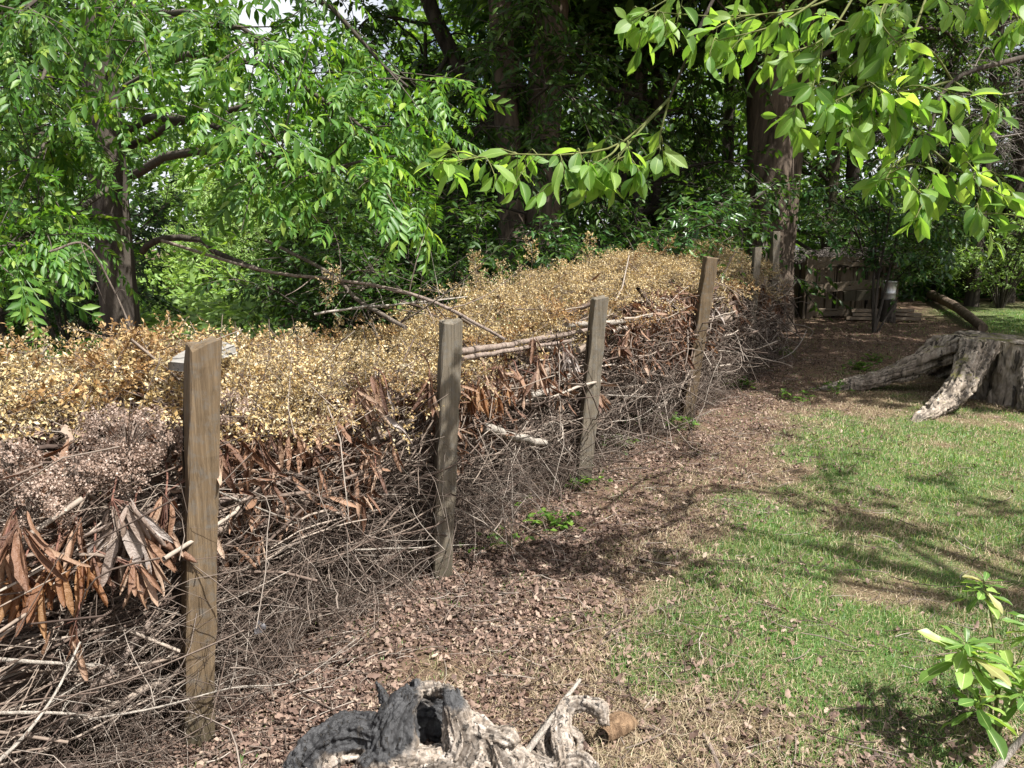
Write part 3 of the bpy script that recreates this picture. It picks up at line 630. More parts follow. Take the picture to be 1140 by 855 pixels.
post_at((-.364, 3.62), 502, .096, .30, 'post_grey', 'grey square post standing where two long poles start', 2, 1.26)
post_at((.476, 5.15), 668, .10, .2, 'post_grey', 'post leaning right with long russet leaves hanging halfway up', 3, 1.275)
post_at((1.60, 7.0), 792, .11, .1, 'post', 'leaning post split down its side, deep among dead leaves and vines', 4, 1.52)
g5 = at(833, 385, 9.0); t5 = at(843, 276, 9.2); post(g5[0], g5[1], t5[0], t5[1], t5[2], .085, .1, 'post_grey', 'thin leaning post at the far end among dry brown leaves', 5)
g6 = at(862, 330, 10.4); t6 = at(863, 258, 10.4); post(g6[0], g6[1], t6[0], t6[1], t6[2], .10, .2, 'post_grey', 'upright post rising behind the far end of the brush, before the big trunk', 6)
g7 = at(851, 330, 10.9); t7 = at(851, 247, 10.9); post(g7[0], g7[1], t7[0], t7[1], t7[2], .07, .2, 'post_grey', 'slim dark post just left of the far upright post', 7)

# ------------------------------------------------------------------ single sticks, poles and branches on the pile
def branch(name, label, cat, pts, r0, r1, mt, side_n=0, seed=0, side_len=.2, sides=8, group=None, K=22, knob=.08, front=None):
    r = np.random.default_rng(seed)
    if front is not None: pts = [(p[0], p[1], FD(p[0], front, .55)) for p in pts]
    c = curve([G(p[0], p[1]) + [0, 0, r0 * 1.2 + .008] if p[2] == 'g' else at(*p) for p in pts], K)
    c = c + np.array([vn(c * 9, seed), vn(c * 9, seed + 1), vn(c * 9, seed + 2)]).T * r0 * .5
    rad = np.linspace(r0, r1, K) * (1 + knob * vn(c * 25, seed + 5))
    mb = MB(); tubes(mb, c[None], rad[None], sides, cap=True)
    if side_n:
        k = r.integers(3, K - 1, side_n); p0 = c[k]; tg = nrm(np.gradient(c, axis=0))[k]
        d = nrm(tg * .8 + r.normal(0, .7, (side_n, 3)) + [0, 0, .15]); L = r.uniform(.4, 1.2, side_n)[:, None, None] * side_len; u = np.linspace(0, 1, 6)[None, :, None]
        bend = r.normal(0, .35, (side_n, 1, 3)); tubes(mb, p0[:, None] + L * (u * d[:, None] + bend * u * u), np.linspace(1, .3, 6)[None] * np.maximum(rad[k] * .4, .0015)[:, None], 4)
    mb.v = [v - c[0] for v in mb.v]
    return tag(mb.build(name, M[mt], loc=c[0]), label, cat, group)
M['longbranch'] = bark_mat('branch_bark', (.07, .055, .045), (.2, .165, .135), 30)
M['pale'] = bark_mat('pale_branch', (.2, .175, .15), (.4, .36, .31), 30)
M['pole'] = bark_mat('pole_bark', (.14, .105, .09), (.3, .24, .2), 30)
branch('dead_branch', 'long slender branch arching down from under the left tree onto the second post', 'branch', [(180, 268, 5.6), (290, 300, 5.2), (400, 315, 4.7), (480, 335, 4.3), (562, 378, 3.95)], .012, .009, 'pole', 10, 5, .5)
branch('dead_branch', 'forked bare branch crossing under the long arching one', 'branch', [(296, 268, 5.4), (366, 303, 5.0), (400, 335, 4.7), (452, 364, 4.3)], .012, .013, 'longbranch', 14, 6, .6)
branch('dead_branch', 'bleached thin branch with many side twigs lying behind the second post', 'branch', [(350, 350, 4.6), (400, 342, 4.6), (450, 338, 4.7), (520, 330, 5.0)], .008, .004, 'pale', 18, 7, .4)
branch('pole', 'upper grey brown pole running from the second post to the third', 'pole', [(512, 392, 4.05), (585, 380, 4.6), (660, 366, 5.25)], .019, .014, 'pole', 0, 8, front=0.02)
branch('pole', 'lower darker pole lying just under the upper one between two posts', 'pole', [(514, 399, 4.0), (580, 388, 4.5), (640, 378, 5.0)], .014, .011, 'pole', 0, 9, front=0)
branch('pole', 'pale pole passing behind the leaning third post', 'pole', [(630, 362, 5.5), (690, 358, 5.9), (752, 347, 6.3)], .022, .018, 'pale', 0, 10, front=0.06)
branch('cut_branch', 'short pale cut branch sticking out low between second and third post', 'branch', [(538, 476, 4.4), (572, 486, 4.35), (606, 492, 4.3)], .026, .022, 'pale', 0, 11, front=-0.02)
branch('cut_branch', 'curved light grey branch rising toward the third post', 'branch', [(590, 442, 4.85), (615, 432, 4.85), (634, 418, 4.95), (644, 404, 5.05)], .02, .017, 'pale', 0, 12, front=0.02)
branch('cut_branch', 'pale stub of wood poking out beside the left edge of the nearest post', 'branch', [(176, 603, 2.6), (192, 590, 2.5), (214, 576, 2.46)], .014, .012, 'pale', 0, 13, front=0)
branch('stick', 'straight pale stick lying level low on the left below the orange leaves', 'stick', [(-10, 733, 2.05), (55, 738, 2.1), (112, 742, 2.15)], .0055, .004, 'pale', 3, 14, .12, front=-0.06)
branch('stick', 'second pale stick below the first, close to the ground at far left', 'stick', [(-12, 794, 1.95), (45, 793, 2.0), (95, 797, 2.05)], .005, .0035, 'pale', 4, 15, .15, front=-0.1)
branch('stick', 'slanting grey stick crossing the twigs at the lower left', 'stick', [(-5, 850, 1.9), (30, 815, 1.95), (62, 770, 2.05), (90, 715, 2.15)], .005, .003, 'pale', 5, 16, .18, front=-0.1)
branch('stick', 'thick dark stick slanting deep in the twigs left of nearest post', 'stick', [(80, 790, 2.35), (130, 740, 2.45), (190, 665, 2.6)], .013, .011, 'pole', 0, 17, front=0.05)
branch('stick', 'thin light twig arching from the base of nearest post over the fallen leaves', 'stick', [(100, 800, 2.2), (177, 787, 2.26), (262, 765, 2.55), (331, 757, 2.78), (396, 712, 3.1)], .0035, .0015, 'pale', 8, 18, .25)
branch('stick', 'straight light stick slanting down to the right beside the nearest post', 'stick', [(236, 545, 2.65), (280, 563, 2.75), (330, 582, 2.9)], .004, .003, 'pale', 0, 19, front=-0.02)
branch('stick', 'brown stick slanting up to the right under the yellow leaves, right of nearest post', 'stick', [(232, 562, 2.8), (300, 540, 2.95), (352, 522, 3.1)], .011, .009, 'pole', 0, 20, front=0.03)
branch('stick', 'long thin twig bowing down toward the second post', 'stick', [(425, 500, 3.3), (460, 535, 3.35), (482, 570, 3.45), (490, 610, 3.5)], .0035, .002, 'pale', 0, 21, front=-0.05)
branch('stick', 'bundle topping horizontal stick just left of the second post', 'stick', [(395, 612, 3.15), (450, 610, 3.3), (530, 606, 3.55)], .004, .0025, 'pale', 0, 22, front=-0.04)
branch('stick', 'twisted pale twig dangling between the second and third post', 'stick', [(612, 470, 4.7), (622, 490, 4.65), (640, 512, 4.7)], .005, .003, 'pale', 0, 23, front=-0.06)
branch('stick', 'big looping pale twig right of the third post', 'stick', [(676, 440, 5.6), (740, 440, 5.9), (752, 420, 6.1), (738, 388, 6.2)], .005, .003, 'pale', 6, 24, .25, front=-0.06)
branch('stick', 'thin grey twig sweeping low right of the third post', 'stick', [(680, 470, 5.4), (715, 462, 5.7), (760, 425, 6.2)], .004, .002, 'pale', 8, 25, .3, front=-0.08)
branch('stick', 'dead stick stuck upright in the pile at far left', 'stick', [(25, 425, 3.0), (38, 405, 3.0), (54, 384, 3.0)], .005, .004, 'pale', 0, 26)
branch('stick', 'curved grey branch sagging over the heap behind the rust bough', 'stick', [(55, 280, 3.6), (95, 272, 3.7), (125, 320, 3.8), (150, 375, 3.8)], .006, .004, 'longbranch', 4, 27, .2)
branch('stick', 'pale bamboo like rod poking sideways near the far leaning post', 'stick', [(805, 360, 7.9), (830, 360, 8.3), (852, 357, 8.8)], .007, .006, 'pale', 0, 28, front=-0.05)

# ------------------------------------------------------------------ bunches of dead leaves
def bunch(px, py, d, n, L, mt, label, spread=.55, tilt=(0, 0), seed=0):
    r = np.random.default_rng(100 + seed); n = int(n * 2.3); L = L * .95; d = FD(px, -.03, .85) + .02 * (seed % 3); node = at(px, py, d); root = thing('dead_leaf_bunch', label, 'dead leaves', node, 'dead leaf bunches hanging in the brush fence')
    down = nrm(np.array([tilt[0], -.25 + tilt[1], -1.0])); a = nrm(np.cross(down, [0, 1, 0.1])); b_ = np.cross(down, a)
    an = r.random(n) * 6.283; sp = r.uniform(.1, 1.15, n) * spread
    wh = np.array([[0, 0, 0], r.normal(0, .035, 3) + [0, 0, -.03], r.normal(0, .05, 3) + [0, .02, .03]]); wi = r.integers(0, 3, n)
    X_ = nrm(down + (np.cos(an)[:, None] * a + np.sin(an)[:, None] * b_) * sp[:, None] + r.normal(0, .22, (n, 3)))
    Zh = nrm(-np.array([[0, 1, 0.0]]) + (np.cos(an)[:, None] * a + np.sin(an)[:, None] * b_) * .8 + r.normal(0, .8, (n, 3)))
    mb = MB(); k4 = r.integers(0, 8, n); P0 = node + wh[wi] + X_ * .015
    for k in range(8):
        q = k4 == k
        if q.any(): inst(mb, STRAP[k], P0[q] + r.normal(0, .008, (q.sum(), 3)), X_[q], Zh[q], r.uniform(.55, 1.12, q.sum()) * L, Sw=r.uniform(.75, 1.1, q.sum()))
    part(mb, 'leaves', M[mt], root)
    tb = MB(); tw = curve([node - down * .05 + r.normal(0, .02, 3) + np.array([-.06, .14, 0]), node - down * .04 + np.array([-.02, .06, 0]), node, node + down * .02], 8); tubes(tb, tw[None], np.linspace(.0038, .0025, 8)[None], 5)
    u = np.linspace(0, 1, 4)[None, :, None]; e_ = P0 + X_ * .015; tubes(tb, node + u * (e_ - node)[:, None], .0011, 3)
    part(tb, 'twig', M['redtwig'], root); return root
for k, a in enumerate([
    (125, 555, 2.42, 15, .17, 'greybrown', 'wide grey fan of long curled leaves beside the pink flower heads', .95, (0, 0)),
    (150, 575, 2.42, 14, .16, 'russet', 'brown leaves between the grey fan and the nearest post', .8, (.2, 0)),
    (85, 575, 2.4, 12, .16, 'russet', 'dark leaf bunch just left of the grey fan, under the flower heads', .7, (-.2, 0)),
    (5, 600, 2.4, 10, .17, 'russet', 'brown leaf bunch cut by the left edge of the picture', .6, (0, 0)),
    (185, 548, 2.5, 10, .15, 'russet', 'brown leaf bunch tucked against the left side of the nearest post', .6, (.1, 0)),
    (25, 630, 2.2, 9, .16, 'orange', 'orange brown bunch with broad leaves at the far left edge', .45, (-.1, 0)),
    (62, 615, 2.25, 9, .16, 'orange', 'second orange brown bunch, to the right of the far left one', .5, (.15, 0)),
    (105, 612, 2.3, 10, .14, 'russet', 'dark russet bunch under the grey fan of leaves', .7, (.25, 0)),
    (160, 600, 2.4, 9, .17, 'russet', 'long folded brown leaves low left of the nearest post', .5, (.2, 0)),
    (85, 690, 2.3, 3, .11, 'russet', 'lone small dry leaves dangling above the straight pale stick', .3, (0, 0)),
    (253, 512, 2.65, 3, .075, 'greybrown', 'pair of small pale curled leaves just right of the nearest post', .45, (0, 0)),
    (400, 430, 3.3, 9, .16, 'russet', 'brown leaves poking from under the yellow heap before the second post', .9, (.3, 0)),
    (435, 490, 3.3, 4, .15, 'russet', 'single long folded brown leaf hanging left of the second post', .25, (.15, 0)),
    (418, 520, 3.25, 7, .15, 'russet', 'ragged brown bunch in the middle of the twigs left of second post', .5, (-.1, 0)),
    (395, 553, 3.15, 8, .14, 'russet', 'lowest brown bunch hanging over level sticks left of second post', .55, (0, 0)),
    (478, 415, 3.6, 10, .15, 'russet', 'brown bunch hanging close against the left of the second post', .55, (-.2, 0)),
    (430, 428, 3.45, 6, .14, 'greybrown', 'greyish leaf bunch peeking below the yellow boughs', .5, (.2, 0)),
    (522, 428, 3.95, 11, .17, 'orange', 'bright orange bunch just right of the second post', .5, (0, 0)),
    (552, 436, 4.1, 9, .14, 'orange', 'red orange bunch second along from the second post', .4, (0, 0)),
    (540, 412, 4.15, 10, .15, 'russet', 'brown leaf bunch under the start of the two poles', .6, (0, 0)),
    (575, 410, 4.4, 10, .17, 'russet', 'dark brown bunch hanging midway under the two poles', .35, (0, 0)),
    (598, 395, 4.6, 8, .16, 'russet', 'narrow brown bunch under the right half of the two poles', .4, (0, 0)),
    (628, 388, 4.9, 8, .17, 'greybrown', 'greyish bunch under the end of the poles at the third post', .5, (0, 0)),
    (662, 420, 5.1, 12, .21, 'russet', 'long brown leaves draped across the middle of the third post', .5, (.1, 0)),
    (690, 378, 5.7, 10, .18, 'russet', 'reddish brown bunch right of the third post near its top', .8, (0, 0)),
    (715, 400, 6.0, 9, .17, 'russet', 'brown bunch between third and fourth post above the looping twig', .8, (0, 0)),
    (752, 380, 6.5, 12, .24, 'russet', 'large brown bunch left of the fourth post', .5, (0, 0)),
    (790, 350, 7.0, 10, .26, 'greybrown', 'tan leaf bunch wrapped round the middle of the fourth post', .7, (0, 0)),
    (788, 375, 6.9, 8, .2, 'orange', 'yellowish orange bunch below the middle of the fourth post', .6, (.2, 0)),
    (812, 320, 7.8, 12, .28, 'russet', 'brown bunch between the fourth post and the far thin one', .6, (0, 0)),
    (848, 318, 8.7, 7, .2, 'orange', 'orange leaf bunch beside the far thin post', .5, (0, 0)),
    (862, 335, 9.1, 10, .28, 'russet', 'last brown bunch at the far end of the brush fence', .6, (0, 0)),
]): bunch(*a[:7], spread=a[7], tilt=a[8], seed=k)

# ------------------------------------------------------------------ dried flower heads
def flower_head(px, py, d, rad, label, seed):
    r = np.random.default_rng(200 + seed); c = at(px, py, FD(px, .06, 1.0)); root = thing('dried_flower_head', label, 'dried flowers', c - np.array([0, 0, rad]), 'dried flower heads on the brush fence')
    n = int(3300 * (rad / .1) ** 1.6); q = unit(70, r)[r.integers(0, 70, n)]; rr = rad * (1 + .25 * vn(q * 3, seed)) * r.uniform(.8, 1, n); P = c + q * rr[:, None] * np.array([1.2, 1.0, .75]) + unit(n, r) * (rad * .24 * r.random(n) ** .5)[:, None]
    mb = MB(); inst(mb, LEAF4, P, unit(n, r), q + unit(n, r) * .8, r.uniform(.005, .0105, n), Sw=1.2)
    part(mb, 'florets', M['flower'], root)
    sb = MB(); m_ = 90; q = unit(m_, r); u = np.linspace(0, 1, 4)[None, :, None]; b0 = c - np.array([0, 0, rad * .8])
    tubes(sb, b0 + u * (c + q * rad * .85 - b0)[:, None] + np.array([0, 0, .02]) * np.sin(u * 3), .0009, 3)
    tubes(sb, curve([b0 + np.array([.03, .12, -.18]), b0 + np.array([.01, .05, -.08]), b0], 6)[None], .003, 4)
    part(sb, 'stems', M['twig'], root)
for k, a in enumerate([(140, 478, 2.62, .105, 'largest pink tan dried flower head, left of the nearest post'), (185, 490, 2.66, .07, 'small dried flower head touching the left of the nearest post'),
                       (128, 520, 2.5, .09, 'dried flower head directly above the grey fan of leaves'), (85, 528, 2.45, .07, 'ragged tan flower head between the two larger ones at left'),
                       (30, 560, 2.3, .105, 'dried flower head low at the far left edge above orange leaves'), (10, 510, 2.45, .06, 'small tan flower head at the far left, above the low one'),
                       (252, 455, 2.72, .07, 'pinkish flower head just right of the nearest post')]): flower_head(*a, seed=k)

# ------------------------------------------------------------------ solid wood lumps made by remeshing tubes
def lump(paths, voxel, flute=.14, seed=0):
    """paths: list of (points, radii). Fluted tubes merged by a voxel remesh; returns mesh, coordinates, normals, grain value per vertex"""
    from mathutils.kdtree import KDTree
    mb = MB(); GR = []; sides = 72
    for m_, (pts, rad) in enumerate(paths):
        K = 40; c = curve(pts, K); rr = np.interp(np.linspace(0, 1, K), np.linspace(0, 1, len(rad)), rad)
        th = np.arange(sides) * 2 * math.pi / sides; L = np.concatenate([[0], np.cumsum(np.linalg.norm(np.diff(c, axis=0), axis=1))]) / max(max(rad), .01)
        TH, LL = np.meshgrid(th, L); tw = TH + .25 * LL * (1 if m_ % 2 else -1) * .6
        g1 = vn(np.stack([np.cos(tw) * 1.5, np.sin(tw) * 1.5, LL * .35 + m_ * 9], -1), seed); g2 = vn(np.stack([np.cos(tw) * 4.2, np.sin(tw) * 4.2, LL * .5 + m_ * 7], -1), seed + 1); g3 = vn(np.stack([np.cos(tw) * 9, np.sin(tw) * 9, LL * .45 + m_ * 5], -1), seed + 2) + .8 * vn(np.stack([np.cos(tw) * 19, np.sin(tw) * 19, LL * .8 + m_ * 5], -1), seed + 3)
        f = 1 + flute * (.9 * g1 + .55 * g2 + .42 * g3) - flute * 1.1 * np.clip(g3 - .5, 0, 1)
        tubes(mb, c[None], rr[None], sides); v = mb.v[-1].reshape(K, sides, 3); v = c[:, None] + (v - c[:, None]) * f[..., None]; mb.v[-1] = v.reshape(-1, 3); GR.append((.5 * g2 + .7 * g3).ravel())
        for e in (0, K - 1):
            o_ = np.concatenate([[c[e]], v[e]]); mb.add(o_, tris=[(0, 1 + q, 1 + (q + 1) % sides) for q in range(sides)]); GR.append(np.zeros(sides + 1))
    me = mb.mesh('lump_source', []); o = bpy.data.objects.new('lump_source', me); col.objects.link(o)
    src = np.concatenate(mb.v); gr = np.concatenate(GR); kd = KDTree(len(src))
    for q, p in enumerate(src): kd.insert(p, q)
    kd.balance()
    md = o.modifiers.new('r', 'REMESH'); md.mode = 'VOXEL'; md.voxel_size = voxel
    sm = o.modifiers.new('s', 'SMOOTH'); sm.iterations = 1; sm.factor = .5
    dg = bpy.context.evaluated_depsgraph_get(); me2 = bpy.data.meshes.new_from_object(o.evaluated_get(dg))
    bpy.data.objects.remove(o); n = len(me2.vertices); co = np.zeros(n * 3, np.float32); me2.vertices.foreach_get('co', co); co = co.reshape(-1, 3).astype(float)
    no = np.zeros(n * 3, np.float32); me2.vertices.foreach_get('normal', no); no = no.reshape(-1, 3).astype(float)
    g = np.array([gr[kd.find(p)[1]] for p in co])
    me2.attributes.new('grain', 'FLOAT', 'POINT').data.foreach_set('value', g.astype(np.float32))
    return me2, co, no, g
def finish_lump(me, co, name, mats):
    me.vertices.foreach_set('co', co.astype(np.float32).ravel()); me.materials.clear()
    for m_ in mats: me.materials.append(m_)
    me.polygons.foreach_set('use_smooth', np.ones(len(me.polygons), bool)); me.polygons.foreach_set('material_index', np.zeros(len(me.polygons), np.int32)); me.update(); me.name = name
    return me

# big old stump
sp = G(1120, 440); scx, scy = 4.75, 7.95; gz = float(Hs(scy)); TOPZ = gz + .60
scx = at(1136, 420, 7.95)[0]
def P3(dx, dy, z): return np.array([scx + dx, scy + dy, gz + z])
paths = [([P3(0, 0, -.15), P3(0, 0, .2), P3(0, 0, .74)], [.54, .48, .48]),
         ([P3(-.42, -.1, .70), P3(-.66, -.36, .42), P3(-1.0, -.66, .14), P3(-1.3, -.86, .02), P3(-1.6, -1.05, -.07)], [.2, .16, .12, .075, .035]),
         ([P3(-.45, .15, .62), P3(-.8, .2, .36), P3(-1.2, .25, .17), P3(-1.6, .3, .06), P3(-2.0, .3, -.04)], [.18, .14, .10, .075, .04]),
         ([P3(.02, -.40, .70), P3(-.1, -.55, .32), P3(-.3, -.72, -.05)], [.19, .15, .10]),
         ([P3(.42, -.25, .72), P3(.5, -.55, .38), P3(.55, -.85, .1), P3(.55, -1.15, -.08)], [.24, .2, .16, .08]),
         ([P3(.4, .2, .6), P3(.8, .25, .3), P3(1.3, .35, 0)], [.3, .22, .1]), ([P3(0, .4, .6), P3(-.1, .8, .3), P3(-.2, 1.2, 0)], [.3, .2, .1])]
me, co, no, gr = lump(paths, .0105, .24, 3)
top = TOPZ + .02 * vn(co * 5, 8) + .012 * vn(co * 18, 9) - .05 * np.clip((co[:, 0] - scx), -.6, .2)
co = co + no * (gr * .013 - .02 * np.clip(np.abs(vn(co * [5, 5, 2], 61)) * -8 + 1, 0, 1) + .016 * vn(co * [14, 14, 4], 6) + .008 * vn(co * 30, 7))[:, None]
co[:, 2] = np.minimum(co[:, 2], top)
me = finish_lump(me, co - [scx, scy, gz], 'stump', [])
m, t, b, out = mat('stump_wood')
geo = t.nodes.new('ShaderNodeNewGeometry'); sx = t.nodes.new('ShaderNodeSeparateXYZ'); t.links.new(geo.outputs['Normal'], sx.inputs[0])
n1 = noise(t, 14, 6, mapping(t, (1, 1, .25)), .65, .8); n2 = noise(t, 5, 4, mapping(t, (1, 1, 1)), .6); n3 = noise(t, 60, 4, mapping(t, (1, 1, .2)), .7)
c = ramp(t, [(.3, (.11, .085, .062)), (.5, (.235, .195, .155)), (.7, (.42, .365, .305))], n1.outputs[0]).outputs[0]
ga = t.nodes.new('ShaderNodeAttribute'); ga.attribute_name = 'grain'
c = mix(t, .9, c, ramp(t, [(.0, (.3,) * 3), (.35, (.8,) * 3), (.7, (1.35,) * 3)], t_map(t, ga.outputs['Fac'], -.5, .5)).outputs[0], 'MULTIPLY')
c = mix(t, .6, c, ramp(t, [(.3, (.5,) * 3), (.7, (1.25,) * 3)], n3.outputs[0]).outputs[0], 'MULTIPLY')
mz = t.nodes.new('ShaderNodeMath'); mz.operation = 'MULTIPLY_ADD'; mz.inputs[1].default_value = .42; mz.inputs[2].default_value = -.02
t.links.new(sx.outputs['Z'], mz.inputs[0]); ad = t.nodes.new('ShaderNodeMath'); ad.operation = 'ADD'; t.links.new(mz.outputs[0], ad.inputs[0]); t.links.new(n2.outputs[0], ad.inputs[1])
c = mix(t, ramp(t, [(.84, (0, 0, 0)), (.98, (.85,) * 3)], ad.outputs[0]).outputs[0], c, (.13, .125, .03))
t.links.new(c, b.inputs['Base Color']); b.inputs['Roughness'].default_value = .95; bump(t, b, n3.outputs[0], .8, .02); M['stump'] = m
crack_lines(t, b, (1, 1, .07), 22); me.materials.append(m); o = bpy.data.objects.new('tree_stump', me); o.location = (scx, scy, gz); col.objects.link(o)
tag(o, 'broad weathered stump with flaring roots and mossy flat top on the lawn', 'tree stump')

# charred driftwood at the bottom edge
def A(px, py, d): return at(px, py, d)
paths = [([A(318, 885, 2.36), A(352, 838, 2.42), A(385, 818, 2.45), A(425, 820, 2.43)], [.055, .07, .074, .06]),
         ([A(320, 925, 2.3), A(380, 900, 2.36), A(450, 895, 2.36)], [.09, .1, .1]),
         ([A(432, 900, 2.36), A(436, 842, 2.4), A(444, 800, 2.42), A(462, 768, 2.44)], [.1, .082, .06, .03]),
         ([A(458, 768, 2.47), A(482, 769, 2.5), A(502, 770, 2.44)], [.03, .024, .026]),
         ([A(500, 768, 2.43), A(510, 800, 2.40), A(520, 845, 2.37), A(515, 900, 2.32)], [.026, .045, .07, .1]),
         ([A(440, 858, 2.38), A(480, 856, 2.38), A(525, 850, 2.38)], [.07, .06, .06]),
         ([A(452, 812, 2.56), A(480, 806, 2.58), A(508, 812, 2.55)], [.07, .075, .07]),
         ([A(448, 786, 2.6), A(480, 782, 2.62), A(510, 786, 2.59)], [.05, .055, .05]),
         ([A(506, 796, 2.42), A(532, 812, 2.40), A(552, 820, 2.40)], [.04, .042, .03]),
         ([A(525, 815, 2.40), A(548, 832, 2.38), A(562, 865, 2.34)], [.04, .045, .05]),
         ([A(540, 815, 2.38), A(566, 822, 2.37), A(572, 830, 2.37)], [.03, .026, .012]),
         ([A(566, 835, 2.38), A(584, 850, 2.36), A(582, 890, 2.3)], [.02, .04, .06]),
         ([A(417, 757, 2.52), A(427, 774, 2.5), A(440, 796, 2.46)], [.010, .017, .03]),
         ([A(392, 872, 2.34), A(420, 848, 2.36), A(450, 880, 2.34)], [.03, .045, .05]),
         ([A(470, 870, 2.32), A(500, 862, 2.31), A(530, 885, 2.29)], [.035, .04, .04])]
me, co, no, gr = lump(paths, .0044, .22, 5)
rid = 1 - np.abs(vn(co * [16, 16, 9], 77)) * 2; rid2 = 1 - np.abs(vn(co * [42, 42, 16], 78)) * 2
co = co + no * (gr * .008 + .009 * vn(co * 13, 76) - .012 * np.clip(rid - .6, 0, 1) - .009 * np.clip(rid2 - .5, 0, 1) + .003 * vn(co * 80, 79))[:, None]; org = A(450, 860, 2.38); org[2] = 0
me = finish_lump(me, co - org, 'driftwood', [])
char_and_shade = np.clip((A(468, 790, 2.4)[0] - co[:, 0]) / .10 + .3, 0, 1) * np.clip((co[:, 2] - A(400, 838, 2.4)[2]) / .05, 0, 1)
char_and_shade = np.maximum(char_and_shade, .9 * np.exp(-(((co - A(502, 772, 2.40)) ** 2).sum(1)) / .003)); char_and_shade = np.maximum(char_and_shade, np.exp(-(((co - A(325, 850, 2.36)) ** 2).sum(1)) / .008))
hole_shade = np.exp(-(((co - A(480, 800, 2.5)) ** 2).sum(1)) / .006); char_and_shade = np.maximum(char_and_shade, hole_shade * 1.2)  # blackness of the hollow is cavity shade put into the colour
a = me.attributes.new('char_and_shade', 'FLOAT', 'POINT'); a.data.foreach_set('value', np.clip(char_and_shade, 0, 1).astype(np.float32))
m, t, b, out = mat('charred_wood')
at_ = t.nodes.new('ShaderNodeAttribute'); at_.attribute_name = 'char_and_shade'
n1 = noise(t, 30, 6, mapping(t, (1, 1.6, .3), (0, .5, 0)), .65, 1.0); n2 = noise(t, 16, 5, mapping(t, (1, 1, 1)), .65); n3 = noise(t, 130, 3, mapping(t, (1, 1.5, .25), (0, .5, 0)))
c = ramp(t, [(.3, (.105, .078, .055)), (.48, (.18, .148, .118)), (.74, (.33, .295, .26))], n1.outputs[0]).outputs[0]
ga = t.nodes.new('ShaderNodeAttribute'); ga.attribute_name = 'grain'
c = mix(t, .9, c, ramp(t, [(0, (.28, .25, .22)), (.4, (.8,) * 3), (.75, (1.4,) * 3)], t_map(t, ga.outputs['Fac'], -.5, .5)).outputs[0], 'MULTIPLY')
c = mix(t, .5, c, ramp(t, [(.3, (.5,) * 3), (.7, (1.25,) * 3)], n3.outputs[0]).outputs[0], 'MULTIPLY')
ad = t.nodes.new('ShaderNodeMath'); ad.operation = 'ADD'; t.links.new(at_.outputs['Fac'], ad.inputs[0]); t.links.new(n2.outputs[0], ad.inputs[1])
c = mix(t, ramp(t, [(.72, (0, 0, 0)), (.85, (.45,) * 3), (1.02, (1,) * 3)], ad.outputs[0]).outputs[0], c, ramp(t, [(.35, (.012, .012, .013)), (.7, (.05, .05, .052))], n2.outputs[0]).outputs[0])
t.links.new(c, b.inputs['Base Color']); b.inputs['Roughness'].default_value = .7; bump(t, b, n1.outputs[0], .8, .01); M['char_and_shade'] = m
crack_lines(t, b, (1, 1.4, .14), 60, (0, .5, 0)); me.materials.append(m); o = bpy.data.objects.new('driftwood_stump', me); o.location = org; col.objects.link(o)
tag(o, 'gnarled hollow root stump, charred black on the left and bleached on the right', 'driftwood')
# second bleached root
paths = [([A(645, 905, 2.3), A(630, 852, 2.38), A(624, 805, 2.46), A(634, 786, 2.5), A(655, 782, 2.5)], [.04, .034, .028, .026, .022]),
         ([A(650, 782, 2.5), A(670, 790, 2.48), A(672, 808, 2.46)], [.024, .024, .014]),
         ([A(622, 800, 2.48), A(603, 825, 2.46), A(612, 860, 2.4)], [.024, .02, .026]),
         ([A(628, 810, 2.5), A(645, 825, 2.5), A(640, 850, 2.46)], [.02, .016, .02]),
         ([A(585, 850, 2.38), A(620, 856, 2.38), A(650, 850, 2.36), A(672, 880, 2.3)], [.036, .03, .03, .024])]
me, co, no, gr = lump(paths, .0045, .24, 15)
co = co + no * (gr * .006 + .006 * vn(co * 22, 14))[:, None]; org = A(635, 860, 2.4); org[2] = 0
me = finish_lump(me, co - org, 'root', []); me.attributes.new('char_and_shade', 'FLOAT', 'POINT').data.foreach_set('value', np.full(len(co), .05, np.float32)); me.materials.append(M['char_and_shade'])
o = bpy.data.objects.new('driftwood_root', me); o.location = org; col.objects.link(o); tag(o, 'small twisted silver grey root with hooked top, right of the charred stump', 'driftwood')
branch('stick', 'straight pale broken stick leaning on the silver grey root', 'stick', [(578, 850, 2.36), (612, 802, 2.46), (646, 757, 2.58)], .012, .006, 'pale', 0, 40)
mb = MB(); c = curve([A(672, 818, 2.5), A(690, 805, 2.56), A(708, 806, 2.6)], 14)
u = np.linspace(0, 1, 14); an = np.linspace(-.5, 2.2, 8); tg = nrm(np.gradient(c, axis=0)); s_ = nrm(np.cross(tg, [0, 0, 1.0])); up_ = np.cross(s_, tg)
rr = .03 * np.sin(np.clip(u * .8 + .15, 0, 1) * 3.14)[:, None] + .008
V = c[:, None] + rr[..., None] * (np.cos(an)[None, :, None] * s_[:, None] + np.sin(an)[None, :, None] * up_[:, None]); V = np.concatenate([V, V * 1 - np.array([0, 0, .005])], 1)
I = np.arange(V.shape[0] * 16).reshape(-1, 16); a_ = I[:-1]; b_ = I[1:]; mb.add(V.reshape(-1, 3), quads=np.concatenate([np.stack([a_[:, :7], a_[:, 1:8], b_[:, 1:8], b_[:, :7]], -1).reshape(-1, 4), np.stack([a_[:, 8:15], b_[:, 8:15], b_[:, 9:], a_[:, 9:]], -1).reshape(-1, 4)]))
bk = thing('bark_piece', 'curled brown piece of bark lying right of the silver root', 'bark', A(690, 815, 2.55)); part(mb, 'shell', bark_mat('bark_piece_brown', (.1, .06, .035), (.27, .18, .11), 40), bk)
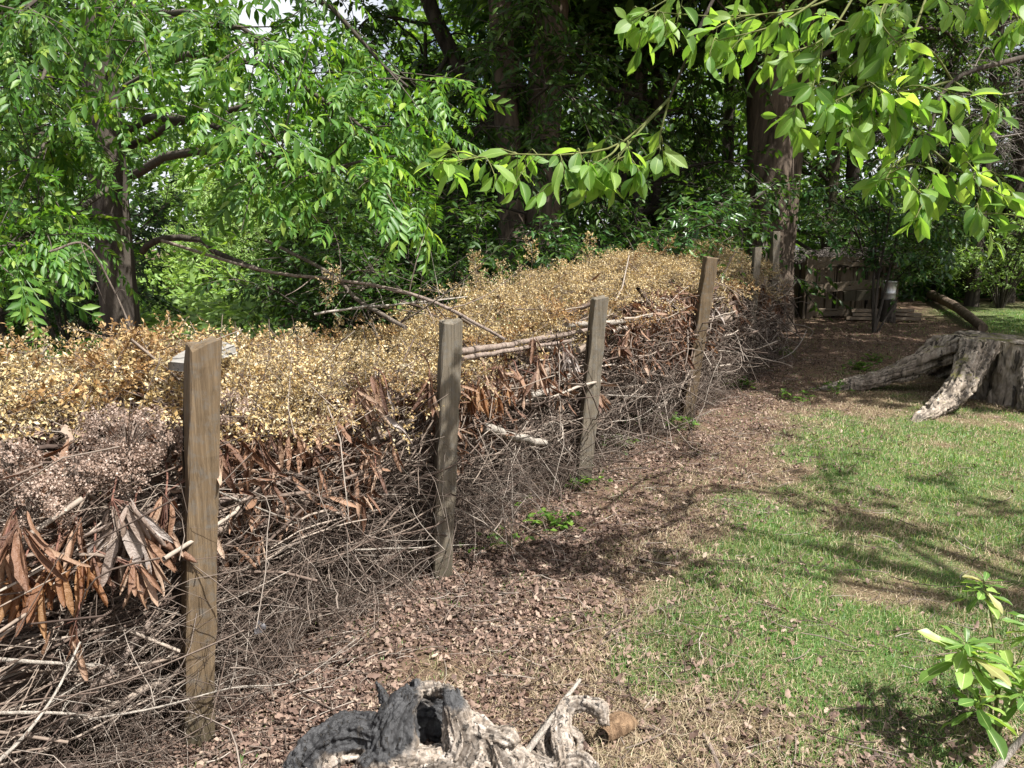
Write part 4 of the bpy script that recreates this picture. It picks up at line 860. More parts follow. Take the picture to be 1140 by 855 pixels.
branch('stick', 'dark stub of stick on the straw at the bottom of the lawn', 'stick', [(782, 822, 'g'), (792, 838, 'g'), (802, 862, 'g')], .008, .007, 'pole', 0, 41)
branch('stick', 'thin dry twig lying on the straw left of the green seedling shrub', 'stick', [(776, 796, 'g'), (812, 782, 'g'), (842, 776, 'g'), (870, 768, 'g')], .004, .002, 'pole', 5, 42, .1)
branch('stick', 'pale pointed stick at the lower right corner by the seedling shrub', 'stick', [(1098, 872, 2.3), (1122, 838, 2.32), (1145, 815, 2.3)], .012, .009, 'pale', 0, 43)
branch('stick', 'short brown stick lying in the green grass patch', 'stick', [(803, 680, 'g'), (812, 695, 'g'), (818, 710, 'g')], .006, .004, 'pole', 0, 44)

# grey board behind nearest post
def slab(pts, thick, mt, name, label, cat):
    p = np.array(pts, float); n = nrm(np.cross(p[1] - p[0], p[2] - p[0])); mb = MB(); k = len(p); q = np.concatenate([p, p - n * thick])
    mb.add(q, quads=[(i, (i + 1) % k, k + (i + 1) % k, k + i) for i in range(k)] + ([(0, 1, 2, 3), (7, 6, 5, 4)] if k == 4 else []))
    org = p.mean(0); mb.v[0] = mb.v[0] - org; o = mb.build(name, M[mt], smooth=False, loc=org)
    bv = o.modifiers.new('b', 'BEVEL'); bv.width = .003; bv.segments = 2; return tag(o, label, cat)
slab([at(186, 402, 2.62), at(205, 404, 2.5), at(262, 384, 2.85), at(230, 376, 3.02)], .03, 'board', 'board', 'grey weathered board end lying on the heap behind the nearest post', 'board')
# pale paper scrap / leaf
mb = MB(); c = at(283, 706, 2.72); inst(mb, DEAD[2], c[None] * 1.0, np.array([[.5, -.1, .6]]), np.array([[.2, -1, .3]]), [.07]); lf = thing('pale_leaf', 'bleached white leaf caught in the twigs right of the nearest post', 'leaf', c)
m, t, b, out = mat('bleached_leaf'); nz = noise(t, 60, 3, mapping(t, (1, 1, 1))); t.links.new(ramp(t, [(.3, (.42, .42, .44)), (.7, (.62, .62, .64))], nz.outputs[0]).outputs[0], b.inputs['Base Color']); part(mb, 'blade', m, lf)

# ------------------------------------------------------------------ trees
def trunk_mb(pts, rad, seed=0, sides=16, K=26, flare=.0):
    c = curve(pts, K); rr = np.interp(np.linspace(0, 1, K), np.linspace(0, 1, len(rad)), rad)
    mb = MB(); an = np.arange(sides) * 2 * math.pi / sides; V = []
    for k in range(K):
        ring = c[k] + np.stack([np.cos(an), np.sin(an), 0 * an], -1) * (rr[k] * (1 + flare * math.exp(-k / 2.0) * (.6 + .4 * np.cos(an * 5 + seed))) * (1 + .06 * np.cos(an * 3 + seed + k * .1) + .04 * vn(np.stack([np.cos(an) * 3, np.sin(an) * 3, np.full(sides, k * .5)], -1), seed)))[:, None]
        V.append(ring)
    V = np.array(V); I = np.arange(K * sides).reshape(K, sides); a, b_ = I[:-1], I[1:]
    mb.add(V.reshape(-1, 3), quads=np.stack([a, np.roll(a, -1, 1), np.roll(b_, -1, 1), b_], -1).reshape(-1, 4)); return mb, c
def sub_branches(r, limbs, n, lmin, lmax, u0=.25, droop=.25, along=.6, up=.05, K=5):
    limbs = np.asarray(limbs); L, Kl, _ = limbs.shape
    li = r.integers(0, L, n); u = u0 + (1 - u0) * r.random(n) ** .8; f = u * (Kl - 1); i = np.minimum(f.astype(int), Kl - 2); fr = (f - i)[:, None]
    p = limbs[li, i] * (1 - fr) + limbs[li, i + 1] * fr; tg = nrm(limbs[li, i + 1] - limbs[li, i])
    d = nrm(tg * along + r.normal(0, .75, (n, 3)) * [1, 1, .6] + [0, 0, up]); ln = r.uniform(lmin, lmax, n)[:, None, None]; v = np.linspace(0, 1, K)[None, :, None]
    return p[:, None] + ln * (v * d[:, None] - np.array([0, 0, 1]) * droop * v * v + r.normal(0, .08, (n, 1, 3)) * v * v)
def leaves_on(mb, r, subs, per, tpls, smin, smax, droopl=.45, v0=.2, mat_=0, jitter=.03, flat=.55, side=1.0):
    N, K, _ = subs.shape; n = N * per; si = np.repeat(np.arange(N), per); v = v0 + (1 - v0) * (np.tile(np.arange(per), N) + r.random(n)) / per; v = np.minimum(v, .999)
    f = v * (K - 1); i = np.minimum(f.astype(int), K - 2); fr = (f - i)[:, None]; p = subs[si, i] * (1 - fr) + subs[si, i + 1] * fr; tg = nrm(subs[si, i + 1] - subs[si, i])
    sd = nrm(np.cross(tg, np.array([0, 0, 1.0]) + r.normal(0, .25, (n, 3)))) * np.where(r.random(n) < .5, -1, 1)[:, None]
    X_ = nrm(tg * .6 + sd * side + r.normal(0, .3, (n, 3)) - [0, 0, 1.0] * np.array(droopl)); Zh = np.array([0, 0, 1.0]) + r.normal(0, flat, (n, 3))
    p = p + r.normal(0, jitter, (n, 3)); kk = r.integers(0, len(tpls), n); S = r.uniform(smin, smax, n)
    for k, tp in enumerate(tpls):
        q = kk == k
        if q.any(): inst(mb, tp, p[q], X_[q], Zh[q], S[q], mat_)
def tree(name, label, base, trunks, limbs, bark, leafm, subs_n, sub_len, per, tpls, size, seed, group=None, twig='darktwig', cat='tree', droop=.25, u0=.25, limb_r=(.05, .012), leaf_droop=.45, along=.6, flare=.35, crown_name='crown', top=None, gaps=-.35):
    r = np.random.default_rng(300 + seed); root = thing(name, label, cat, base, group)
    for k, (pts, rad) in enumerate(trunks):
        mb, c = trunk_mb(pts, rad, seed + k, flare=flare); part(mb, 'trunk', M[bark], root)
    if len(limbs):
        L = np.array([curve(l, 12) for l in limbs]); L = L + np.stack([vn(L * 2.5, seed), vn(L * 2.5, seed + 1), vn(L * 2.5, seed + 2)], -1) * .06
        lb = MB(); ln = np.linalg.norm(L[:, -1] - L[:, 0], axis=1); tubes(lb, L, np.linspace(limb_r[0], limb_r[1], 12)[None] * np.clip(ln / 3, .4, 1.3)[:, None], 6)
        S = sub_branches(r, L, subs_n, sub_len[0], sub_len[1], u0, droop, along); tubes(lb, S, np.linspace(.007, .002, S.shape[1])[None] * (sub_len[1] / .8), 3)
        part(lb, 'branches', M[twig], root)
        cb = MB(); leaves_on(cb, r, S, per, tpls, size[0], size[1], leaf_droop)
        if top:   # upper crown: (radius, z0, z1, count)
            n = top[3]; q = unit(n, r) * r.random((n, 1)) ** .33; q = np.asarray(base) + q * [top[0], top[0], (top[2] - top[1]) / 2] + [0, 0, (top[1] + top[2]) / 2]
            q = q[vn(q * .9, seed) > gaps]; inst(cb, LEAF6, q, unit(len(q), r) * [1, 1, .5] - [0, 0, .3], unit(len(q), r) * .6 + [0, 0, 1.0], r.uniform(.22, .42, len(q)))
        part(cb, crown_name, M[leafm], root)
    return root
def auto_limbs(r, x, y, z0, z1, n, reach, rise=.35, sag=.2):
    out = []; g = Hs(y)
    for k in range(n):
        a = k * 2.4 + r.random() * .6; h = z0 + (z1 - z0) * ((k + r.random()) / n); R_ = reach * r.uniform(.6, 1.1) * (1 - .45 * (h - z0) / max(z1 - z0, .1))
        p0 = np.array([x, y, g + h]); d = np.array([math.cos(a), math.sin(a), 0])
        out.append([p0, p0 + d * R_ * .4 + [0, 0, R_ * rise * .5], p0 + d * R_ * .75 + [0, 0, R_ * rise * .6], p0 + d * R_ + [0, 0, R_ * (rise * .6 - sag)]])
    return out

# left walnut-like tree
r = np.random.default_rng(5)
tb = np.array([-3.35, 6.6, float(H(-3.35, 6.6))])
LP = [[(137, 200, 6.6), (230, 165, 5.7), (330, 185, 5.0), (425, 205, 4.5)], [(137, 100, 6.6), (220, 60, 5.7), (320, 85, 5.1), (415, 150, 4.7)], [(137, 60, 6.6), (70, 60, 5.5), (5, 110, 4.7)],
      [(137, 205, 6.5), (80, 235, 5.4), (10, 275, 4.5)], [(137, -60, 6.6), (250, -30, 5.6), (350, 5, 5.2), (455, 90, 5.0)], [(137, 0, 6.6), (90, -30, 5.4), (20, 10, 4.6)],
      [(137, 150, 6.5), (195, 130, 5.4), (260, 150, 4.8), (320, 190, 4.5)], [(137, 245, 6.6), (60, 245, 5.2), (-20, 285, 4.3)], [(137, 30, 6.6), (190, 10, 5.6), (260, 30, 5.0), (310, 75, 4.7)],
      [(137, 120, 6.6), (80, 130, 5.6), (40, 185, 4.9)], [(137, -40, 6.6), (150, -20, 5.6), (160, 60, 5.0)], [(137, 170, 6.6), (250, 120, 6.0), (370, 120, 5.6), (440, 165, 5.4)]]
limbs = [[at(*p) for p in l] for l in LP] + auto_limbs(r, -3.35, 6.6, 4.2, 8.0, 12, 2.8, .5)
tree('walnut_tree', 'dark straight trunked tree with feathery compound leaves reaching over the left of the fence', tb, [([tb - [0, 0, .2], tb + [0, 0, 1.2], tb + [.02, 0, 4], tb + [.1, .1, 8.5]], [.165, .148, .13, .05])],
     limbs, 'bark', 'pinnate', 390, (.25, .75), 5, PINN, (.22, .40), 1, droop=.15, u0=.42, limb_r=(.035, .008), leaf_droop=.5)
# dark lower limb of that tree
branch('dead_branch', 'dark crooked limb curving out right of the left trunk', 'branch', [(158, 280, 6.5), (172, 268, 6.3), (215, 265, 6.1), (248, 285, 5.9), (290, 300, 5.7)], .03, .018, 'bark', 0, 50)

# twin trunk tree in the middle
bx = np.array([.25, 11.0, float(H(.25, 11.0))])
tr_ = [([bx + [-.1, 0, -.2], bx + [-.2, 0, .8], at(566, 150, 11.1), at(556, -20, 11.1), at(548, -250, 11.2)], [.28, .21, .18, .17, .12]), ([bx + [.2, .1, -.2], bx + [.22, .1, .8], at(604, 150, 11.2), at(616, -20, 11.2), at(632, -250, 11.3)], [.36, .3, .265, .25, .2])]
r = np.random.default_rng(6); limbs = auto_limbs(r, .2, 11, 4.5, 10, 16, 4.0, .4) + [[np.array([.3, 11, 4.6 + .3 * k]), np.array([.3 + e[0] * .4, 11 - (11 - e[1]) * .4, 5.6 + .2 * k]), np.array([.3 + e[0] * .75, 11 - (11 - e[1]) * .75, 6.4]), np.array([e[0], e[1], 6.3])] for k, e in enumerate([(.2, 7.2), (1.6, 7.4), (3.0, 7.8), (4.2, 8.4), (-.8, 7.6), (2.2, 8.4), (3.6, 9.4)])] + auto_limbs(r, .2, 11, .8, 4.6, 16, 1.4, .2, .25)
tree('twin_trunk_tree', 'tall twin trunked tree wrapped in leafy shoots behind the middle of the fence', bx, tr_, limbs, 'bark2', 'dark', 900, (.4, 1.1), 16, [LEAF8], (.09, .16), 2, top=(4.6, 5.6, 12, 5200))
# right big trunk and its companion
bx = np.array([4.42, 13.2, float(H(4.42, 13.2))]); r = np.random.default_rng(7)
tree('forest_tree', 'thick brown trunk rising behind the far end of the fence', bx, [([bx - [0, 0, .2], at(859, 240, 13.3), at(857, 100, 13.3), at(846, -40, 13.3), at(835, -300, 13.4)], [.42, .38, .39, .38, .3])],
     auto_limbs(r, 4.4, 13.2, 5.4, 11, 18, 4.2, .3), 'bark2', 'dark', 560, (.5, 1.2), 15, [LEAF8], (.10, .17), 3, flare=.1, top=(4.6, 6.5, 14, 4500))
bx = np.array([5.3, 15.0, float(H(5.3, 15.0))])
tree('forest_tree', 'slimmer trunk just right of the thick brown one', bx, [([bx - [0, 0, .2], bx + [0, 0, 2], bx + [.1, 0, 5], bx + [.2, 0, 9]], [.17, .15, .14, .1])], auto_limbs(r, 5.4, 14.6, 4.6, 10, 12, 3.4, .3), 'bark2', 'dark', 330, (.5, 1.2), 15, [LEAF8], (.10, .17), 4, top=(3.8, 6, 13, 3000))
# leaning tree
bx = at(640, 250, 13.5); bx[2] = float(H(bx[0], bx[1])); r = np.random.default_rng(8)
tree('leaning_tree', 'slim dark trunk leaning left between the twin trunk and the open sky', bx, [([bx - [0, 0, .2], at(560, 170, 13.2), at(512, 78, 13), at(478, 5, 13), at(440, -120, 13)], [.2, .17, .16, .14, .08])],
     [[at(512, 78, 13), at(440, 100, 12.4), at(400, 140, 12)], [at(490, 30, 13), at(420, 20, 12.5), at(380, 60, 12)], [at(478, 0, 13), at(500, -60, 12.6), at(540, -60, 12)], [at(500, 55, 13), at(470, 120, 12.4), at(430, 190, 12)], [at(540, 140, 13), at(500, 180, 12.5), at(470, 240, 12.2)]], 'bark', 'mid', 260, (.4, .9), 13, [LEAF8], (.09, .14), 5)

# woodland behind: each tree its own
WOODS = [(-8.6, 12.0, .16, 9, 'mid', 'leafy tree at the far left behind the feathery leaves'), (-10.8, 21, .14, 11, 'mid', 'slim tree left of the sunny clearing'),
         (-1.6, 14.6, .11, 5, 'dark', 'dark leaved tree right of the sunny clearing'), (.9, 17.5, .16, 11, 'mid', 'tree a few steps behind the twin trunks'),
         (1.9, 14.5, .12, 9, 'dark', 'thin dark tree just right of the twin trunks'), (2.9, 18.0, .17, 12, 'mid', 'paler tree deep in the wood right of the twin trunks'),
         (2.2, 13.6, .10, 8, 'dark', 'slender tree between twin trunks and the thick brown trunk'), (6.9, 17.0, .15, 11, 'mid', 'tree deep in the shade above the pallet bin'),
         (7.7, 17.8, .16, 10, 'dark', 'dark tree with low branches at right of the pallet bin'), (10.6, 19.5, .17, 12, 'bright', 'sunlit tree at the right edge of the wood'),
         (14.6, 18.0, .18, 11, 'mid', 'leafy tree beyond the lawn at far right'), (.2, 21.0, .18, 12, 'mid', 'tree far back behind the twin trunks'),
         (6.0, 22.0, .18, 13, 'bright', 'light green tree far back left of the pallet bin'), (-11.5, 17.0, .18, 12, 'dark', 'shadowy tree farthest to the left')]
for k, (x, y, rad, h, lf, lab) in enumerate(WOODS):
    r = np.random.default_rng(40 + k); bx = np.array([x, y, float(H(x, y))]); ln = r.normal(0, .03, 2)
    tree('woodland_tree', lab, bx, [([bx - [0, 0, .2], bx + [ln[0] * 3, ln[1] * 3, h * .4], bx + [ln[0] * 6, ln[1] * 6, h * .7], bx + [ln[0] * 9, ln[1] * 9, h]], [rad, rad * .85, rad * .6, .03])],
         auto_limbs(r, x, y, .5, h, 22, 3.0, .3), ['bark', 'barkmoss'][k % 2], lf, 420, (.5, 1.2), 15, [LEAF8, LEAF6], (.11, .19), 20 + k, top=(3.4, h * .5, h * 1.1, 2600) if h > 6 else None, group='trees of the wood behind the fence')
r = np.random.default_rng(31)  # two unseen trees off to the right, added for the shade they cast
for k, (x, y, z0, z1, rad, lab) in enumerate([(10.7, 10.2, 4.9, 10.5, 3.2, 'unseen tree beyond the right edge, added so its crown shades the pallet bin'), (8.7, 7.2, 6.2, 10.5, 2.7, 'unseen tree off to the right, added so its crown shades the far end of the fence')]):
    bx = np.array([x, y, float(H(x, y))])
    tree('unseen_shade_tree', lab, bx, [([bx - [0, 0, .2], bx + [.1, 0, 3], bx + [.1, .1, 6], bx + [0, 0, 10]], [.3, .25, .2, .05])], auto_limbs(r, x, y, z0, z1 - 1, 14, rad, .3), 'bark', 'mid', 300, (.5, 1.2), 13, [LEAF8], (.11, .19), 120 + k, top=(rad, z0, z1, 3600), gaps=-.02)
# undergrowth shrubs just behind the pile
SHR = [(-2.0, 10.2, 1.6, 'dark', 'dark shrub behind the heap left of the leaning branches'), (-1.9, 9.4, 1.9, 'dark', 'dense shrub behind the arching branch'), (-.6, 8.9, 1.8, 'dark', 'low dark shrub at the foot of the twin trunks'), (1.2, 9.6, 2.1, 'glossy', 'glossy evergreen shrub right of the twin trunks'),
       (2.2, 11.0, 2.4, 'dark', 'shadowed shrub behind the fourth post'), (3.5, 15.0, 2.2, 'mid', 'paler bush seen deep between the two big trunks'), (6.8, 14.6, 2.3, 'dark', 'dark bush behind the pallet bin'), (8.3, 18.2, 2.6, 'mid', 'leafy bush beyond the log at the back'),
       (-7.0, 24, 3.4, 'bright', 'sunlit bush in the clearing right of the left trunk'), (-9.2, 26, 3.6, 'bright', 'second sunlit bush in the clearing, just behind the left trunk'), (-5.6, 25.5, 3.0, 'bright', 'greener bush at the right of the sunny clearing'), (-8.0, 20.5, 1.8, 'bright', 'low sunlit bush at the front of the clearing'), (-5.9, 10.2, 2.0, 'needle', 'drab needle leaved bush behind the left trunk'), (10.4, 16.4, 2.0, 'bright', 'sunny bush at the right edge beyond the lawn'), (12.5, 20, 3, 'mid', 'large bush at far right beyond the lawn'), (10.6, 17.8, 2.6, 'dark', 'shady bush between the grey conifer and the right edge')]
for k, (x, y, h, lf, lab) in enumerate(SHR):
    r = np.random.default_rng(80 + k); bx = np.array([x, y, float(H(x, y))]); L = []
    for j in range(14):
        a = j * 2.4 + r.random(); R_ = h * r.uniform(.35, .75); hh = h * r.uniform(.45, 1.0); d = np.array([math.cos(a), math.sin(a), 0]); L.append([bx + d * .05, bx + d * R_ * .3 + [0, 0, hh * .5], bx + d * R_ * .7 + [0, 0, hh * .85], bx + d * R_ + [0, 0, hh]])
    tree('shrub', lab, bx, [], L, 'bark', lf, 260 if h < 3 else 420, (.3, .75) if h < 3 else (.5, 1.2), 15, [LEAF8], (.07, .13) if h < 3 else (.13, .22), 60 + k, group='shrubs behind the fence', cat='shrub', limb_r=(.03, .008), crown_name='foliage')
# far woods
r = np.random.default_rng(9); n = 80000
az = r.uniform(-.95, .95, n); yy = r.uniform(28, 44, n); xx = np.tan(az) * yy; zz = r.random(n) ** .9 * 15
lump_ = vn(np.stack([xx * .35, yy * .35, zz * .45], -1), 70) > -.4
az2 = xx / yy; el = (zz - 1.6) / yy
keep = lump_ & ~((az2 > -.33) & (az2 < -.15) & (el > .12 + .06 * vn(np.stack([xx * .6, yy * .6, zz], -1), 71))) & (r.random(n) < np.clip(1.2 - zz / 16, .2, 1))
P = np.stack([xx, yy, zz], -1)[keep]; mb = MB(); inst(mb, LEAF6, P, unit(len(P), r) * [1, 1, .6], unit(len(P), r) + [0, -.3, .8], r.uniform(.35, .75, len(P)))
tag(mb.build('far_woods', M['mid']), 'far off green wood filling the gaps between the trunks', 'woods', kind='stuff')

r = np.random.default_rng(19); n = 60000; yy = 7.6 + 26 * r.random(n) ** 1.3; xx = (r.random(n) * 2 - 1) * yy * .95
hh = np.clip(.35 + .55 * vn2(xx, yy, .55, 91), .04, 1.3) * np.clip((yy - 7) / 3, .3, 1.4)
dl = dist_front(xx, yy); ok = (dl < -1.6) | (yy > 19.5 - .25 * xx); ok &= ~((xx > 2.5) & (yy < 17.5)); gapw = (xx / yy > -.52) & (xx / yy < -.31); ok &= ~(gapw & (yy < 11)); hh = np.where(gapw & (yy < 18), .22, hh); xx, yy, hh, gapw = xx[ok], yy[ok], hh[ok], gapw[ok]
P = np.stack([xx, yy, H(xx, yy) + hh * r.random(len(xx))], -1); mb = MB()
for k in (0, 1): q = gapw == bool(k); nq = q.sum(); inst(mb, LEAF6, P[q], unit(nq, r) * [1, 1, .4] - [0, 0, .2], unit(nq, r) * .5 + [0, 0, 1.0], r.uniform(.08, .17, nq) * (1 + yy[q] / 20), k)  # clearing wedge gets the paler leaves, sunlight painted into their green
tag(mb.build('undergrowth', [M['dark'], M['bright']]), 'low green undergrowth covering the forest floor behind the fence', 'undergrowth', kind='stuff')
# grey dying conifer at the upper right
def conifer(name, label, x, y, h, z0, n, twigm, needles, seed, reach=2.4, rad=.2):
    r = np.random.default_rng(seed); bx = np.array([x, y, float(H(x, y))]); root = thing(name, label, 'tree', bx)
    mb, c = trunk_mb([bx - [0, 0, .2], bx + [0, 0, h * .5], bx + [0, 0, h]], [rad, rad * .7, .03], seed, flare=.3); part(mb, 'trunk', M['bark'], root)
    L = []
    for k in range(n):
        a = k * 2.4; hh = z0 + (h - z0) * (k + r.random()) / n; R_ = reach * (1.05 - .75 * (hh / h)) * r.uniform(.7, 1.1); d = np.array([math.cos(a), math.sin(a), 0]); p = bx + [0, 0, hh]
        L.append(curve([p, p + d * R_ * .5 + [0, 0, .05], p + d * R_ + [0, 0, -.28 * R_]], 10))
    L = np.array(L); lb = MB(); tubes(lb, L, np.linspace(.025, .006, 10)[None], 5)
    S = sub_branches(r, L, n * 14, .3, .9, .1, .35, .9, -.05); tubes(lb, S, np.linspace(.006, .002, 5)[None], 3)
    S2 = sub_branches(r, S, n * 110, .1, .4, .1, .3, .6, 0, 4); tubes(lb, S2, np.linspace(.005, .0022, 4)[None], 3); part(lb, 'branches', M[twigm], root)
    if needles:
        nb = MB(); leaves_on(nb, r, S2[: n * 70], 7, [LEAF4], .04, .09, .3, .1); part(nb, 'foliage', M['needle'], root)
conifer('dying_conifer', 'grey conifer with bare drooping twigs at the upper right', 10.0, 16.8, 12, 3.0, 90, 'grey_twig', False, 91, 3.8, .13)
conifer('dark_conifer', 'dark conifer in shadow at the right edge behind the sapling', 11.2, 17.6, 10, .6, 44, 'darktwig', True, 92, 2.6, .2)
conifer('bare_conifer', 'conifer with bare dark lower branches in shade between the two big trunks', 2.7, 15.0, 10, .5, 40, 'darktwig', False, 93, 1.8, .14)
conifer('drab_conifer', 'drab conifer with dry lower branches behind the left trunk', -7.6, 11.2, 10, .4, 46, 'darktwig', True, 94, 2.4, .16)

# ------------------------------------------------------------------ overhanging broad leaved tree on the right
r = np.random.default_rng(12)
bx = np.array([5.2, 1.2, float(H(5.2, 1.2))]); root = thing('broadleaf_tree', 'tree whose big soft bright leaves hang into the top right and middle of the view', 'tree', bx)
mb, c = trunk_mb([bx - [0, 0, .2], bx + [0, 0, 1.5], bx + [-.1, .2, 3.4], bx + [-.2, .5, 6.5]], [.24, .2, .17, .05], 5, flare=.3); part(mb, 'trunk', M['bark'], root)
main = [[bx + [-.05, .1, 2.9], at(1240, -60, 3.9), at(1090, -50, 3.3), at(960, -20, 3.0), at(850, -12, 2.9)], [bx + [-.05, .1, 2.7], at(1250, 20, 3.8), at(1150, 60, 3.3), at(1060, 90, 3.1), at(1030, 160, 3.05)], [at(960, -20, 3.0), at(860, -60, 3.0), at(800, -10, 2.95), at(745, 110, 2.95)]]
TW = [[(960, -20, 3.0), (900, 8, 2.9), (810, 18, 2.85), (712, 12, 2.85)], [(930, -15, 2.95), (870, 25, 2.85), (800, 45, 2.8)], [(960, -20, 3.0), (920, 40, 2.9), (870, 62, 2.8)], [(1000, -25, 3.05), (960, 60, 2.95), (905, 100, 2.85), (885, 118, 2.8)],
      [(1030, 0, 3.1), (1000, 75, 3.0), (955, 100, 2.9), (930, 112, 2.85)], [(1060, 90, 3.1), (1020, 100, 3.0), (985, 105, 2.9), (965, 112, 2.9)], [(1060, 90, 3.1), (1085, 105, 3.05), (1112, 118, 3.0)], [(1060, 90, 3.1), (1040, 60, 3.0), (1010, 40, 2.95), (990, 30, 2.9)],
      [(1030, 160, 3.05), (1060, 185, 3.0), (1095, 205, 2.95), (1122, 222, 2.9)], [(1030, 160, 3.05), (1040, 200, 3.0), (1030, 235, 2.95)], [(1030, 160, 3.05), (1000, 180, 3.0), (985, 200, 2.95)], [(1090, -50, 3.3), (1070, -10, 3.1), (1010, -5, 3.0), (960, 10, 2.9)], [(1150, 60, 3.3), (1120, 0, 3.1), (1085, -8, 3.0)], [(1150, 60, 3.3), (1150, 10, 3.1), (1120, -10, 3.0)],
      [(860, -60, 3.0), (790, -30, 2.9), (750, -5, 2.85), (700, 25, 2.85)], [(1000, 60, 3.0), (960, 30, 2.9), (920, 20, 2.85)], [(1000, -20, 3.0), (980, 20, 2.9), (1005, 55, 2.85)], [(1040, 130, 3.1), (1000, 130, 3.0), (960, 128, 2.95)],
      [(745, 110, 2.95), (690, 160, 2.95), (630, 172, 2.9), (560, 172, 2.85), (490, 182, 2.8)], [(745, 110, 2.95), (735, 150, 2.95), (735, 168, 2.9)], [(690, 160, 2.95), (680, 172, 2.9), (655, 186, 2.85)], [(745, 110, 2.95), (700, 160, 2.85), (680, 190, 2.85)], [(1040, 200, 3.0), (1075, 232, 2.95), (1110, 240, 2.9)]]
def twig_leaves(lmb, c, r, n, smin, smax, v0=.35):
    """leaves alternate along a shoot and crowd at its tip"""
    K = len(c); tg = nrm(np.gradient(c, axis=0)); m_ = max(n // 2, 2)
    v = np.concatenate([v0 + (.93 - v0) * (np.arange(n - m_) + r.random(n - m_)) / max(n - m_, 1), r.uniform(.9, 1, m_)]); f = np.minimum(v, .999) * (K - 1); i = f.astype(int)
    p = c[i] + (c[np.minimum(i + 1, K - 1)] - c[i]) * (f - i)[:, None]
    a = nrm(np.cross(tg[i], [0.1, 0, 1.0])); b = np.cross(a, tg[i]); an = np.arange(n) * 2.4 + r.random() * 6 + r.normal(0, .4, n)
    X_ = nrm(tg[i] * r.uniform(.1, .9, (n, 1)) + (np.cos(an)[:, None] * a + np.sin(an)[:, None] * b * .5) * r.uniform(.4, 1.1, (n, 1)) + np.array([0, 0, -1.0]) * r.uniform(-.1, 1.0, (n, 1)) + r.normal(0, .15, (n, 3))); Zh = np.array([.1, -.35, .8]) + r.normal(0, .6, (n, 3))
    kk = r.integers(0, 5, n); S = r.uniform(smin, smax, n) * np.where(v > .97, .8, 1); wd = r.uniform(.85, 1.1)
    pet = p + X_ * .018
    for k in range(5):
        q = kk == k
        if q.any(): inst(lmb, BROAD[k], pet[q], X_[q], Zh[q], S[q], Sw=wd)
    return p, pet
lb, cb, gb = MB(), MB(), MB()
ML = np.array([curve(l, 18) for l in main]); tubes(lb, ML, np.linspace(.022, .007, 18)[None] * np.array([1, .8, .6])[:, None], 7)
def shoot(c, n, smin, smax, v0):
    p, pet = twig_leaves(cb, c, r, n, smin, smax, v0); tubes(gb, p[:, None] + np.linspace(0, 1, 3)[None, :, None] * (pet - p)[:, None], .0011, 3)
ALLT = []
for t_ in TW:
    c = curve([at(*p) for p in t_], 14); tubes(gb, c[None], np.linspace(.0055, .0018, 14)[None], 5); ALLT.append(c)
    L = np.linalg.norm(np.diff(c, axis=0), axis=1).sum(); shoot(c, int(4 + L * 7), .065, .12, .35)
    for k in range(int(1 + L * 4)):
        i = r.integers(4, 13); d = nrm(np.gradient(c, axis=0)[i]) * .6 + unit(1, r)[0] * [.9, .9, .45] * .8; l_ = r.uniform(.07, .2); u = np.linspace(0, 1, 6)[:, None]
        s_ = c[i] + u * d * l_ - np.array([0, 0, .06]) * u ** 2; tubes(gb, s_[None], .0017, 4); shoot(s_, r.integers(4, 7), .06, .11, .45)
PT_ = np.concatenate(ALLT)
TG = [(700, 22), (720, 45), (742, 38), (765, 15), (790, 60), (800, 45), (815, 20), (830, 25), (850, 72), (868, 60), (872, 28), (885, 75), (900, 60), (905, 95), (915, 20), (930, 90), (945, 45), (958, 112), (965, 75), (985, 60), (1000, 20), (1010, 50), (870, 130), (888, 145), (915, 122), (935, 142), (955, 150), (972, 140), (990, 168), (1005, 112), (1022, 100), (1050, 105), (1080, 112), (1100, 118), (1112, 132),
      (950, 170), (1008, 200), (1040, 190), (1060, 205), (1085, 190), (1105, 212), (1118, 200), (1128, 222), (1042, 215), (1072, 165), (1000, 185), (1030, 150), (1060, 10), (1110, 5), (820, -10), (1022, 70), (980, 100), (925, 60), (1062, 140), (1090, 150), (1025, 215), (1090, 235), (985, 30), (890, 10), (840, 45),
      (485, 182), (503, 192), (528, 178), (552, 198), (566, 186), (500, 172), (585, 178), (628, 192), (648, 178), (655, 190), (680, 205), (700, 168), (712, 190), (738, 172), (690, 182), (664, 162)]
for a, b_ in TG:
    if a > 690 and b_ < 160 and r.random() < .22: continue
    e = at(a, b_, r.uniform(2.75, 3.15)); q = PT_[np.argmin(((PT_ - e) ** 2).sum(1) + .25 * (PT_[:, 2] < e[2]))]
    if np.linalg.norm(q - e) > .4: q = e + nrm(q - e) * .4
    mid_ = (q + e) / 2 + [0, 0, .03]; c = curve([q, mid_, e], 8); tubes(gb, c[None], np.linspace(.003, .0016, 8)[None], 4); shoot(c, r.integers(4, 8), .06, .112, .45)
part(gb, 'twigs', M['greentwig'], root)
